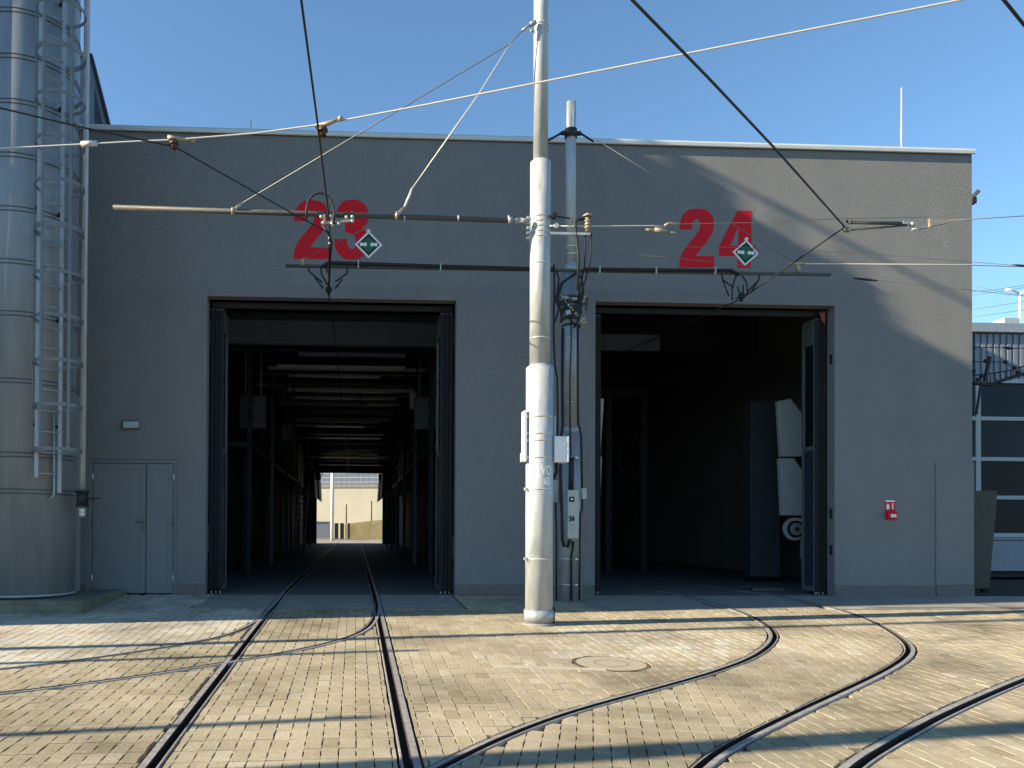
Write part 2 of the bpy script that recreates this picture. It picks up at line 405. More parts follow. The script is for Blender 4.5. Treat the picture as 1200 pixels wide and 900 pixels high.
def brick_geo(poly, tint):
    # orientation ccw
    if sum(poly[i][0]*poly[(i+1) % len(poly)][1]-poly[(i+1) % len(poly)][0]*poly[i][1] for i in range(len(poly))) < 0: poly = poly[::-1]
    n = len(poly); cx_ = sum(p[0] for p in poly)/n; cy_ = sum(p[1] for p in poly)/n
    tx, ty, tz = random.gauss(0, .006), random.gauss(0, .004), random.gauss(0, .0013)
    vs = []
    for x, y in poly: vs.append((x, y, gz(cy_)+SL*(y-cy_)-.054))
    def top(x, y, d): return (x, y, gz(cy_)+SL*(y-cy_)+tx*(x-cx_)+ty*(y-cy_)+tz-d)
    for x, y in poly: vs.append(top(x, y, .0025))
    for x, y in poly:
        dx, dy = cx_-x, cy_-y; vs.append(top(x+dx*.028, y+dy*.02, 0))
    fs = [(i, (i+1) % n, n+(i+1) % n, n+i) for i in range(n)]+[(n+i, n+(i+1) % n, 2*n+(i+1) % n, 2*n+i) for i in range(n)]+[tuple(range(2*n, 3*n))]
    return vs, fs
def tintof(b):
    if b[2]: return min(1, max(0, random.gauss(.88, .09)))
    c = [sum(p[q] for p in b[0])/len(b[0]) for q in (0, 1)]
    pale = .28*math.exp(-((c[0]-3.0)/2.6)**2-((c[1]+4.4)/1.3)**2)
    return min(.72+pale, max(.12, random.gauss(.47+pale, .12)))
def vis(b):
    px, py, z = b[1]
    return (0 < px < 1200 and 0 < py < 900)
order = sorted([i for i, b in enumerate(bricks) if vis(b)], key=lambda i: -area(bricks[i][0])/(bricks[i][1][2]**3))
near = set(order[:300])
def mesh_attr(me, tints):
    at = me.attributes.new('tint', 'FLOAT', 'FACE'); at.data.foreach_set('value', tints)
allv, allf, allt = [], [], []
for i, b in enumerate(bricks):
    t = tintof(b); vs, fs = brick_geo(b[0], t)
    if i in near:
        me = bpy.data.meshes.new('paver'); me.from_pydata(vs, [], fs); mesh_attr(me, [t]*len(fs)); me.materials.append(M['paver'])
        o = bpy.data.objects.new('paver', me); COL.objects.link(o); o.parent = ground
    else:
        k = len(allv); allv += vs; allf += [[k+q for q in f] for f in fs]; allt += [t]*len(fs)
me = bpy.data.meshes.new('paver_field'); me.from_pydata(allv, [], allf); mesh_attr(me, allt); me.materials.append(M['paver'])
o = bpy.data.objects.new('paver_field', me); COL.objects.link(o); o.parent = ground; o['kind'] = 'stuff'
print('bricks', len(bricks))
# concrete slabs before the doors, cast round the rails
def slab(x0, x1, y0, y1, name='concrete_slab'):
    # split at the rails so they stay flush in the slab
    poly = [(x0+.006, y0+.006), (x1-.006, y0+.006), (x1-.006, y1-.006), (x0+.006, y1-.006)]
    pieces = [poly]
    for k in ('L23', 'R23', 'in24', 'out24'):
        path, s = RP[k]; new = []
        for pc in pieces:
            cy0 = (y0+y1)/2
            ps = [p for p in path if y0-1 < p.y < y1+1] if len(path) > 6 else [Vector((path[0].x, y0, 0)), Vector((path[0].x, y1, 0))]
            if len(ps) < 2: new.append(pc); continue
            a, b_ = ps[0], ps[-1]; d = (b_-a).normalized(); n = Vector((-d.y, d.x, 0))
            o1 = .088 if s > 0 else .045; o2 = .045 if s > 0 else .088
            p1 = clip(pc, a.x, a.y, n.x, n.y, o1); p2 = clip(pc, a.x, a.y, -n.x, -n.y, o2)
            new += [q for q in (p1, p2) if len(q) > 2 and area(q) > .003]
        pieces = new
    mbx = MB()
    for pc in pieces:
        if sum(pc[i][0]*pc[(i+1) % len(pc)][1]-pc[(i+1) % len(pc)][0]*pc[i][1] for i in range(len(pc))) < 0: pc = pc[::-1]
        n = len(pc)
        vs = [(x, y, gz(y)-.054) for x, y in pc]+[(x, y, gz(y)-.001) for x, y in pc]
        mbx.add(vs, [tuple(range(n, 2*n))]+[(i, (i+1) % n, n+(i+1) % n, n+i) for i in range(n)])
    return mbx
for (x0, x1, y0, y1) in [(-2.25, 1.55, -1.62, -.85), (-2.25, 1.55, -.85, -.0)]:
    slab(x0, x1, y0, y1).build('concrete_slab', M['conc'], ground, fix=False)
xs = [3.35, 4.6, 7.3, 9.4, 11.5, 13.6, 16]
for x0, x1 in zip(xs[:-1], xs[1:]):
    yb = -1.70+.02*(x0+x1)/2
    for y0, y1 in ((yb, -.75), (-.75, 0)): slab(x0, x1, y0, y1).build('concrete_slab', M['conc'], ground, fix=False)
mb = MB(); mb.box(-9, 2.75, 0, 36.95, -.03, -.002); 
# hall floors as slabs with joints round the rails
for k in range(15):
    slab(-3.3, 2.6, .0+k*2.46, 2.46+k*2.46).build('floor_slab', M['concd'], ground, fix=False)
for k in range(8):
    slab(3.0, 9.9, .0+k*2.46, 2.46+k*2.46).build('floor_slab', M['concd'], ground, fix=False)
pts = RP['t3a'][0]; mm = MB(); q_ = []
for i, p in enumerate(pts):
    t_ = (pts[min(i+1, len(pts)-1)]-pts[max(i-1, 0)]).normalized(); nn = Vector((-t_.y, t_.x, 0))
    a_, b2_ = p+nn*.05, p+nn*1.30
    q_.append((a_, b2_))
for (a_, b2_), (c_, d_) in zip(q_[:-1], q_[1:]):
    mm.add([(v.x, v.y, gz(v.y)-.002) for v in (a_, b2_, d_, c_)], [(0, 1, 2, 3)])
o = mm.build('track_concrete', M['trackc'], ground, fix=False)
# manhole and strips let into the paving
t = empty('manhole_cover', (MAN[0], MAN[1], gz(MAN[1])), 'round manhole cover set in the pavers right of the big mast', 'manhole')
def tilted_ring(r0, r1, z, n=32):
    vs = []; 
    for r in (r0, r1):
        for k in range(n):
            x, y = MAN[0]+r*math.cos(2*math.pi*k/n), MAN[1]+r*math.sin(2*math.pi*k/n); vs.append((x, y, gz(y)+z))
    return vs, [(k, (k+1) % n, n+(k+1) % n, n+k) for k in range(n)]
m_ = MB(); m_.add(*tilted_ring(.325, .349, -.002)); m_.build('ring', M['manhole'], t, fix=False)
for ra_, rb_ in ((.15, .156),):
    m_ = MB(); m_.add(*tilted_ring(ra_, rb_, .0012)); m_.build('cast_ring', M['manhole'], t, fix=False)
m_ = MB(); v_, f_ = tilted_ring(.02, .321, .000); m_.add(v_, f_); m_.add(v_[:32], [tuple(range(32))]); m_.build('lid', M['paverlid'], t, fix=False)
def strip(p, q, w, name, m=M['conc']):
    a, b_ = Vector(p), Vector(q); d = (b_-a).normalized(); n = Vector((-d.y, d.x))*w/2
    pts = [a-n, b_-n, b_+n, a+n]
    mbx = MB(); mbx.add([(x.x, x.y, gz(x.y)+.005) for x in pts]+[(x.x, x.y, gz(x.y)-.02) for x in pts], [(0, 1, 2, 3), (0, 4, 5, 1), (1, 5, 6, 2), (2, 6, 7, 3), (3, 7, 4, 0)])
    o = mbx.build(name, m, ground, fix=False); return o
M['pale'] = mat('pale_mortar', (.43, .39, .31), .9, noise=.15, nscale=10)
g1 = onZ(583, 783, -.19); g2 = onZ(710, 786, -.19)
strip((g1.x, g1.y), (g2.x, g2.y), .09, 'mortar_strip', M['pale'])

# ================================================================== THE DEPOT
depot = empty('tram_depot', (3, 0, 0), 'long grey rendered tram depot with open doorways 23 and 24', 'depot')
XL, XR, HT, TH = -9.0, 10.21, 7.38, .2
D23 = (-2.365, 1.61, 4.74); D24 = (3.88, 7.866, 4.77); SDR = (-4.207, -2.81, 2.135)
def wall_grid(x0, x1, z1, y0, y1, holes):
    X = sorted({x0, x1, *[h[0] for h in holes], *[h[1] for h in holes]}); Z = sorted({0, z1, *[h[2] for h in holes]})
    X2 = []
    mbx = MB()
    solid = lambda i, j: 0 <= i < len(X)-1 and 0 <= j < len(Z)-1 and not any(h[0] <= X[i] and X[i+1] <= h[1] and Z[j+1] <= h[2] for h in holes)
    for i in range(len(X)-1):
        for j in range(len(Z)-1):
            if not solid(i, j): continue
            a, b_, c, d = X[i], X[i+1], Z[j], Z[j+1]
            mbx.add([(a, y0, c), (b_, y0, c), (b_, y0, d), (a, y0, d)], [(0, 1, 2, 3)])
            mbx.add([(a, y1, c), (b_, y1, c), (b_, y1, d), (a, y1, d)], [(3, 2, 1, 0)])
            if not solid(i-1, j): mbx.add([(a, y0, c), (a, y1, c), (a, y1, d), (a, y0, d)], [(3, 2, 1, 0)])
            if not solid(i+1, j): mbx.add([(b_, y0, c), (b_, y1, c), (b_, y1, d), (b_, y0, d)], [(0, 1, 2, 3)])
            if not solid(i, j-1): mbx.add([(a, y0, c), (b_, y0, c), (b_, y1, c), (a, y1, c)], [(3, 2, 1, 0)])
            if not solid(i, j+1): mbx.add([(a, y0, d), (b_, y0, d), (b_, y1, d), (a, y1, d)], [(0, 1, 2, 3)])
    return mbx
wall_grid(XL, XR, HT, 0, TH, [D23, D24, SDR]).build('front_wall', M['plaster'], depot, fix=False)
mb = MB(); mb.box(XR-TH, XR, TH, 30, 0, HT); mb.build('side_wall', M['plaster'], depot, fix=False)
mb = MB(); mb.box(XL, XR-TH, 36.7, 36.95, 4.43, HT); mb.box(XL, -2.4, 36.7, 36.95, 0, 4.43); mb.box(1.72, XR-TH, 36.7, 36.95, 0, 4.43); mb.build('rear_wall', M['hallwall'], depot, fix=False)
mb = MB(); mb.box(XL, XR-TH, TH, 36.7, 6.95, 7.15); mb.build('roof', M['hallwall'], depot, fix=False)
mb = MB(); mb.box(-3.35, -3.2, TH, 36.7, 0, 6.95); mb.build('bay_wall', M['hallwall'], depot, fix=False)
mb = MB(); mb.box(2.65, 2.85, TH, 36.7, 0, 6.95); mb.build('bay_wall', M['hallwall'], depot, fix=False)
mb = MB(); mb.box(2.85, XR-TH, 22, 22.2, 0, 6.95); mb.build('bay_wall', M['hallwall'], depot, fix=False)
mb = MB(); x0, x1 = XL-.02, XR+.035
pr = [(-.05, HT-.045), (-.05, HT+.004), (-.02, HT+.042), (TH+.06, HT+.06), (TH+.06, HT-.05), (TH+.045, HT-.05), (TH+.045, HT), (-.035, HT), (-.035, HT-.055)]
n = len(pr); mb.add([(x, y, z) for x in (x0, x1) for y, z in pr], [(k, (k+1) % n, n+(k+1) % n, n+k) for k in range(n)]+[tuple(range(n)), tuple(reversed(range(n, 2*n)))])
mb.build('coping', M['coping'], depot)
pl = [(XL, SDR[0]), (SDR[1], D23[0]), (D23[1], D24[0]), (D24[1], 9.574)]
for a, b_ in pl:
    m_ = MB(); m_.box(a+.002, b_-.002, -.014, 0, -.02, .172); m_.build('plinth', M['plinth'], depot, bevel=.004)
m_ = MB(); m_.box(9.574, XR+.012, -.02, 0, .178, 2.218); m_.build('wall_pilaster', M['plaster'], depot, bevel=.004)
m_ = MB(); m_.box(9.576, XR+.014, -.03, 0, -.04, .172); m_.build('plinth', M['plinth'], depot, bevel=.004)
# painted numbers
def px_poly(pts, ox, oy, k=.1):
    return [onY(ox+x*k, oy+y*k, 0) for x, y in pts]
TWO = [(110,785),(520,785),(520,650),(300,650),(345,590),(440,475),(495,385),(518,290),(510,215),(480,150),(420,108),(320,92),(225,108),(160,155),(125,230),(112,340),(258,340),(262,280),(285,232),(320,215),(348,235),(358,285),(340,350),(285,430),(200,530),(140,620),(113,700)]
THREE = [(590,285),(600,200),(650,130),(710,97),(780,85),(860,100),(930,150),(968,230),(972,300),(950,375),(895,425),(950,470),(980,560),(975,650),(935,730),(865,780),(770,795),(680,780),(610,720),(575,640),(565,550),(715,550),(720,620),(745,660),(775,672),(805,655),(822,610),(820,560),(800,510),(760,485),(695,472),(695,372),(745,365),(790,340),(815,300),(815,250),(795,225),(775,217),(750,227),(735,255),(732,285)]
FOUR1 = [(790,120),(955,120),(955,530),(1005,530),(1005,650),(950,650),(950,790),(790,790),(790,650),(575,650),(575,530),(705,530),(800,530),(805,300)]
from mathutils.geometry import tessellate_polygon
def digit(polys, ox, oy, dx=0):
    mbx = MB()
    for pts in polys:
        w = px_poly([(x+dx, y) for x, y in pts], ox, oy); n = len(w)
        tri = tessellate_polygon([[Vector((p.x, p.z, 0)) for p in w]])
        vs = [(p.x, -.003, p.z) for p in w]+[(p.x, .001, p.z) for p in w]
        fs = []
        for t in tri:
            A, B, C = [w[i] for i in t]
            up_ = (B.x-A.x)*(C.z-A.z)-(B.z-A.z)*(C.x-A.x)
            fs.append(tuple(t) if up_ > 0 else tuple(reversed(t)))
        mbx.add(vs, fs+[(k, (k+1) % n, n+(k+1) % n, n+k) for k in range(n)])
    return mbx.build('digit', M['red'], depot, fix=False)
d = digit([TWO], 335, 225, -18); d['label'] = 'red digit 2 of 23'
d = digit([THREE], 335, 225); d['label'] = 'red digit 3 of 23'
d = digit([TWO], 785, 235); d['label'] = 'red digit 2 of 24'
d = digit([[(790,120),(955,120),(955,530),(1005,530),(1005,650),(950,650),(950,790),(790,790),(790,650),(800,530),(805,300)],
           [(790,120),(805,300),(705,530),(575,530)], [(575,530),(705,530),(800,530),(790,650),(575,650)]], 785, 235); d['label'] = 'red digit 4 of 24'
# small double door on the left
x0, x1, h = SDR
m_ = MB(); m_.box(x0, x0+.06, .03, .12, 0, h); m_.box(x1-.06, x1, .03, .12, 0, h); m_.box(x0+.06, x1-.06, .03, .12, h-.06, h)
sdr = m_.build('door_frame', M['doorgrey'], depot, bevel=.003)
xs_ = onY(170, 620, 0).x
for a, b_ in ((x0+.065, xs_-.004), (xs_+.004, x1-.065)):
    m_ = MB(); m_.box(a, b_, .055, .1, .012, h-.065); lf = m_.build('door_leaf', M['doorgrey'], depot, bevel=.003)
    m_ = MB(); fr = .085
    m_.box(a+.01, b_-.01, .045, .055, .02, .14); m_.box(a+.01, b_-.01, .045, .055, h-.16, h-.075)
    m_.box(a+.01, a+fr, .045, .055, .14, h-.16); m_.box(b_-fr, b_-.01, .045, .055, .14, h-.16); m_.build('raised_border', M['doorgrey'], lf, bevel=.002)
    for z in (.25, 1.15, 1.85):
        m_ = MB(); xx = a if a < xs_-.1 else b_; m_.cyl(xx, .03, z-.06, z+.06, .014, 10); m_.build('hinge', M['zinc'] if z != 1.15 else M['frame'], lf)
    if a < xs_-.1:
        m_ = MB(); m_.box(b_-.055, b_-.015, .035, .0445, .98, 1.2); m_.tube([(b_-.035, .04, 1.14), (b_-.035, -.005, 1.14), (b_-.15, -.005, 1.145)], .009, 8); m_.build('handle', M['frame'], lf)
m_ = MB(); a = onY(144, 493, 0); b_ = onY(165, 503.5, 0)
m_.box(a.x, b_.x, -.05, 0, b_.z, a.z); lmp = m_.build('lamp_body', M['frame'], depot, bevel=.006)
m_ = MB(); m_.box(a.x+.02, b_.x-.02, -.062, -.0505, b_.z+.02, a.z-.02); m_.build('lamp_diffuser', M['palep'], lmp, bevel=.004)
# folding doors, folded against the jambs
def glazed_leaf(x, y0, y1, h, split=2.3, top=4.25):
    m_ = MB(); t_ = .028; fw = .06
    m_.box(x-t_, x+t_, y0, y0+fw, .05, h); m_.box(x-t_, x+t_, y1-fw, y1, .05, h)
    m_.box(x-t_, x+t_, y0+fw, y1-fw, .05, .13); m_.box(x-t_, x+t_, y0+fw, y1-fw, split-.04, split+.04); m_.box(x-t_, x+t_, y0+fw, y1-fw, top, h)
    lf = m_.build('door_leaf', M['frame'], depot, bevel=.003)
    m_ = MB(); m_.box(x-.018, x+.018, y0+fw, y1-fw, .13, split-.04); m_.build('leaf_panel', M['navy'], lf, fix=False)
    m_ = MB(); m_.box(x-.008, x+.008, y0+fw, y1-fw, split+.04, top); m_.build('glass', M['glass'], lf, fix=False)
    m_ = MB(); m_.box(x-t_-.004, x+t_+.004, y0-.014, y0-.001, .04, h-.02); m_.build('rubber_seal', M['rubber'], lf, fix=False)
    m_ = MB(); m_.cyl(x, y0+.03, .0, .05, .016, 10); m_.build('floor_bolt', M['zinc'], lf)
    return lf
for x, y0, y1 in ((-2.31, .22, .7), (-2.24, .24, .75), (-2.17, .22, .7), (1.55, .22, .9), (1.48, .24, .95), (1.41, .22, .9)):
    glazed_leaf(x, y0, y1, 4.6)
for x, y0, y1 in ((3.945, .22, .6), (4.01, .24, .62), (7.82, .22, .62), (7.76, .24, .66), (7.70, .22, .62)):
    glazed_leaf(x, y0, y1, 4.62, 2.45 if x > 5 else 2.3, 4.2)
for (a, b_, z) in ((-2.365, 1.61, 4.74), (3.88, 7.866, 4.77)):
    m_ = MB(); m_.box(a+.02, b_-.02, .3, .38, z-.1, z-.01); m_.build('door_track', M['darksteel'], depot, bevel=.004)
for x, z in ((7.84, 1.35), (7.84, .75), (7.84, 3.9)):
    m_ = MB(); m_.box(x, 7.866, .06, .1, z-.08, z+.08); m_.build('hinge', M['rubber'], depot, bevel=.003)
# pennant of folded red and white tape in the right door's top corner
p = onY(963, 372, .21)
m_ = MB(); m_.add([(p.x-.05, .19, p.z+.08), (p.x+.05, .19, p.z+.1), (p.x+.03, .17, p.z-.12), (p.x-.02, .18, p.z-.05)], [(0, 1, 2, 3)]); m_.add([(p.x-.05, .2, p.z+.08), (p.x+.05, .2, p.z+.1), (p.x+.03, .18, p.z-.12), (p.x-.02, .19, p.z-.05)], [(3, 2, 1, 0)])
m_.build('warning_flag', mat('faded_red_cloth', (.3, .08, .07), .9, noise=.3, nscale=20), depot, fix=False)
# roof details
for px, y0, y1, Y in ((1056.5, 103, 176, .6), (294, 142, 154, .3)):
    a, b_ = onY(px, y0, Y), onY(px, y1, Y); m_ = MB(); m_.tube([(b_.x, Y, 7.1), (a.x, Y, a.z)], .012, 8); m_.build('lightning_rod', M['wirelit'], depot)
m_ = MB(); m_.box(XR, XR+.07, -.02, .1, 6.52, 6.62); m_.bar((XR, .03, 6.6), (XR+.08, -.05, 6.72), .06, .05); m_.build('corner_camera', M['darksteel'], depot)
# sloping end of a glazed roof monitor, seen over the parapet by the tank
Ym = 2.2; A, B, C_, D_ = onY(107, 66, Ym), onY(128.5, 150, Ym), onY(60, 150, Ym), onY(60, 66, Ym)
ex = B+(B-A)*((B.z-7.15)/(A.z-B.z))
rm = MB(); rm.bar((A.x, Ym, A.z), (ex.x, Ym, 7.15), .06, .09, (0, 1, 0)); rm.bar((A.x-2.6, Ym, A.z), (A.x+.02, Ym, A.z+.01), .05, .09, (0, 1, 0))
rmo = rm.build('monitor_frame', M['darksteel'], depot)
m_ = MB(); m_.disc_prism([(A.x-2.6, 7.15), (ex.x-.05, 7.15), (A.x-.03, A.z-.03), (A.x-2.6, A.z-.03)], Ym+.0, Ym+.04); m_.build('monitor_panel', M['corr'], rmo, fix=False)
g1_, g2_, g3_ = onY(111, 103, Ym), onY(121, 150, Ym), onY(111, 150, Ym)
m_ = MB(); m_.disc_prism([(g1_.x, g1_.z), (g2_.x, g2_.z), (g3_.x, g3_.z)], Ym-.012, Ym-.001); m_.build('monitor_pane', M['glass'], rmo, fix=False)

# ------------------------------------------------------------------ inside bay 23
for k, Y in enumerate((2.6, 7.2, 11.8, 16.4, 21.0, 25.6, 30.2, 34.6)):
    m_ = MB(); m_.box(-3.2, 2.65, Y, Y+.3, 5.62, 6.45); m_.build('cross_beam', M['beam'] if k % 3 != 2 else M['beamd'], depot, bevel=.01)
    m_ = MB(); m_.box(-3.2, 2.65, Y-.03, Y+.33, 5.55, 5.62); m_.build('beam_flange', M['darksteel'], depot, bevel=.004)
m_ = MB(); m_.box(-3.2, 2.65, 4.0, 4.2, 4.93, 5.42); m_.build('cross_beam', M['beaml'], depot, bevel=.01)
for k, Y in enumerate((4.9, 9.5, 14.1, 18.7, 23.3, 27.9, 32.5)):  # pale pipes and bars added as bright lines of light under the beams
    m_ = MB(); m_.tube([(-2.9, Y, 5.35), (2.4, Y, 5.35)], .04, 8); m_.build('service_pipe', M['zinc'], depot)
    m_ = MB(); m_.tube([(-2.2, Y+2.3, 5.05+.1*(k % 3)), (1.9, Y+2.3, 5.05+.1*(k % 3))], .05, 8); m_.build('glint_pipe', M['zinc'] if k % 2 else M['white'], depot)
    m_ = MB(); m_.bar((-2.9, Y+1, 5.2), (2.4, Y+1, 5.2), .16, .1); m_.build('cable_tray', M['beamd'] if k % 2 == 0 else M['beam'], depot)
    m_ = MB(); m_.bar((-1.9, Y+1.6, 4.95), (1.2, Y+1.6, 4.95), .12, .07); m_.build('glint_bar', M['white'], depot)  # white bar added to catch light, not a lamp
# gangways either side of the track
def gangway(xa, xb, label):
    t = empty('gangway', ((xa+xb)/2, 6, 0), label, 'gangway', 'raised work platforms along track 23')
    inner = xb if xa < 0 else xa
    for k in range(6):
        Y = 5.2+k*4.8
        m_ = MB(); m_.box(xa, xb, Y, Y+4.76, 2.86, 2.98); m_.build('deck', M['darksteel'], t, bevel=.005)
        m_ = MB(); m_.box(inner-.05, inner+.05, Y, Y+.1, 0, 5.6); m_.build('column', M['cabinet'] if k % 2 else M['darksteel'], t, bevel=.005)
        m_ = MB(); m_.box((xa+xb)/2-.04, (xa+xb)/2+.04, Y+2, Y+2.1, 0, 2.86); m_.build('column', M['darksteel'], t, bevel=.005)
    for z in (3.3, 3.65, 4.0):
        m_ = MB(); m_.tube([(inner, 5.2, z), (inner, 34, z)], .02, 6); m_.build('handrail', M['darksteel'], t)
    for k in range(12):
        Y = 5.3+k*2.4
        m_ = MB(); m_.tube([(inner, Y, 2.98), (inner, Y, 4.0)], .018, 6); m_.build('post', M['darksteel'], t)
    # folded flap near the far door
    s = 1 if xa < 0 else -1
    for Yf in (26, 31):
        m_ = MB(); m_.bar((inner, Yf, 2.9), (inner+s*.38, Yf, 2.65), 3.2, .06, (0, 0, 1)) if False else m_.add(
            [(inner, Yf, 2.85), (inner+s*.42, Yf, 2.5), (inner+s*.42, Yf+3, 2.5), (inner, Yf+3, 2.85), (inner, Yf, 4.25), (inner+s*.36, Yf, 3.7), (inner+s*.36, Yf+3, 3.7), (inner, Yf+3, 4.25)],
            [(0, 1, 2, 3), (4, 7, 6, 5), (0, 4, 5, 1), (1, 5, 6, 2), (2, 6, 7, 3), (3, 7, 4, 0)])
        m_.build('folding_flap', M['darksteel'], t)
gangway(-3.15, -2.38, 'dark steel work gangway along the left side inside doorway 23')
gangway(1.72, 2.6, 'dark steel work gangway along the right side inside doorway 23')
# stairs with open treads at the end of the left gangway
t = empty('steel_stairs', (-2.2, 20, 0), 'open steel stairs in the shade left of the track inside doorway 23', 'stairs')
m_ = MB(); m_.bar((-1.98, 17.5, .1), (-1.98, 21.5, 2.95), .04, .2); m_.bar((-2.36, 17.5, .1), (-2.36, 21.5, 2.95), .04, .2); m_.build('stringer', M['darksteel'], t)
for k in range(11):
    f_ = (k+1)/12; m_ = MB(); m_.box(-2.35, -1.99, 17.4+4*f_, 17.62+4*f_, .1+2.85*f_, .14+2.85*f_); m_.build('tread', M['cabinet'], t)
for px0, px1, py0, py1, Y, lb in ((281, 311, 463, 502, 6.0, 'blue grey switch cabinet hanging left inside doorway 23'), (486, 515, 465, 503, 6.0, 'blue grey switch cabinet hanging right inside doorway 23')):
    a, b_ = onY(px0, py0, Y), onY(px1, py1, Y)
    t = empty('switch_cabinet', ((a.x+b_.x)/2, Y, b_.z), lb, 'cabinet', 'hanging cabinets inside doorway 23')
    m_ = MB(); m_.box(a.x, b_.x, Y, Y+.25, b_.z, a.z); m_.build('housing', M['cabinet'], t, bevel=.01)
    m_ = MB(); m_.box(a.x+.03, b_.x-.03, Y-.02, Y-.001, b_.z+.03, a.z-.03); m_.build('door', M['cabinet'], t, bevel=.006)
    for f_ in (.2, .8):
        m_ = MB(); x = a.x+(b_.x-a.x)*f_; m_.tube([(x, Y+.12, a.z), (x, Y+.12, 5.6)], .02, 6); m_.build('hanger_rod', M['steel2'], t)
# hall contact wire supports
for Y in (2.0, 6.6):
    m_ = MB(); m_.tube([(-3.2, Y, 5.02), (2.65, Y, 4.98)], .008, 5); o = m_.build('span_wire', M['wire']); tag(o, 'thin span wire across the bay inside doorway 23, %s' % ('nearest the doorway' if Y < 4 else 'second from the doorway'), 'wire')

# ------------------------------------------------------------------ inside bay 24
for k, Y in enumerate((1.9, 6.5, 11.1, 15.7)):
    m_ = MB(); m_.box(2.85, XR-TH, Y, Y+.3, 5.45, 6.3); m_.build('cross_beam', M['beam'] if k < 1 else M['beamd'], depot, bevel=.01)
m_ = MB(); m_.box(2.87, 6.6, 4.2, 4.3, 4.95, 5.3); m_.build('cross_beam', M['beaml'], depot, bevel=.01)
m_ = MB(); m_.tube([(3.0, 4.1, 5.45), (6.8, 4.1, 5.4)], .03, 6); m_.build('service_pipe', M['darksteel'], depot)
def wash(side, Y, x, label):
    t = empty('wash_unit', (x, Y, 0), label, 'wash machine', 'wash machine units inside doorway 24')
    def P(pts, y0, y1, name, m):
        pp = [(onY(a, b_, y0).x, onY(a, b_, y0).z) for a, b_ in pts]
        if side < 0:
            cx_ = onY(946, 560, Y).x; pp = [(x-(q-cx_), z) for q, z in pp]
        mm = MB(); mm.disc_prism(pp, y0, y1); return mm.build(name, m, t, bevel=.01)
    P([(912, 470), (927, 467), (946, 492), (962, 512), (962, 535), (916, 535)], Y, Y+.12, 'upper_cover', M['palep'])
    P([(914, 537), (931, 537), (946, 560), (962, 577), (962, 604), (917, 604)], Y, Y+.12, 'lower_cover', M['palep'])
    P([(941, 606), (950, 606), (950, 655), (941, 655)], Y+.1, Y+.2, 'post', M['palep'])
    c = onY(932, 620, Y); cx_ = c.x if side > 0 else x-(c.x-onY(946, 560, Y).x)
    for r, yy, m, nm in ((.215, .0, M['palep'], 'wheel_rim'), (.16, -.03, M['rubber'], 'brush_ring'), (.115, -.05, M['steel2'], 'hub_plate'), (.04, -.07, M['darksteel'], 'hub')):
        mm = MB(); mm.tube([(cx_, Y+yy, c.z), (cx_, Y+yy+.08, c.z)], r, 24); mm.build(nm, m, t)
    P([(880, 470), (914, 470), (914, 676), (880, 676)], Y+1.2, Y+1.5, 'back_column', M['beamd'])
wash(1, 1.9, 7, 'pale angular wash machine covers above a round hub, right side of doorway 24')
wash(-1, 1.9, onY(707, 560, 1.9).x-.55, 'pale wash machine cover just showing behind the left edge of doorway 24')
t = empty('brush_gantry', (6.1, 7, 0), 'dark wash gantry frame with hose loop deep inside doorway 24', 'gantry')
for x in (4.3, 5.35, 6.4, 7.3):
    m_ = MB(); m_.box(x-.08, x+.08, 7, 7.16, 0, 4.4); m_.build('upright', M['darksteel'], t, bevel=.01)
m_ = MB(); m_.box(4.2, 7.4, 6.96, 7.2, 4.4, 4.62); m_.build('crossbar', M['darksteel'], t, bevel=.01)
m_ = MB(); m_.tube([(6.9+.28*math.cos(a), 6.9, 2.9+.62*math.sin(a)) for a in [2*math.pi*k/24 for k in range(24)]], .022, 6, closed=True); m_.build('hose_loop', M['cable'], t)
for x in (5.95, 6.05, 6.15):
    m_ = MB(); m_.tube([(x, 6.85, 1.9), (x, 6.85, 3.2)], .03, 6); m_.build('brush_shaft', M['cabinet'], t)
for a, b_ in ((4.0, 4.62), (4.75, 5.15)):
    m_ = MB(); m_.box(a, b_, 14, 14.1, 0, 2.6); m_.build('inner_door', M['cabinet'], depot, bevel=.01)
m_ = MB(); 
for k in range(6): m_.bar((7.0+k*.09, .9, .03), (7.0+k*.09, 1.35, .03), .03, .03)
m_.bar((6.95, .9, .03), (7.5, .9, .03), .03, .05); m_.bar((6.95, 1.35, .03), (7.5, 1.35, .03), .03, .05)
tag(m_.build('floor_grate', M['arm']), 'flat metal grate lying on the floor beside the right door leaf of doorway 24', 'grate')

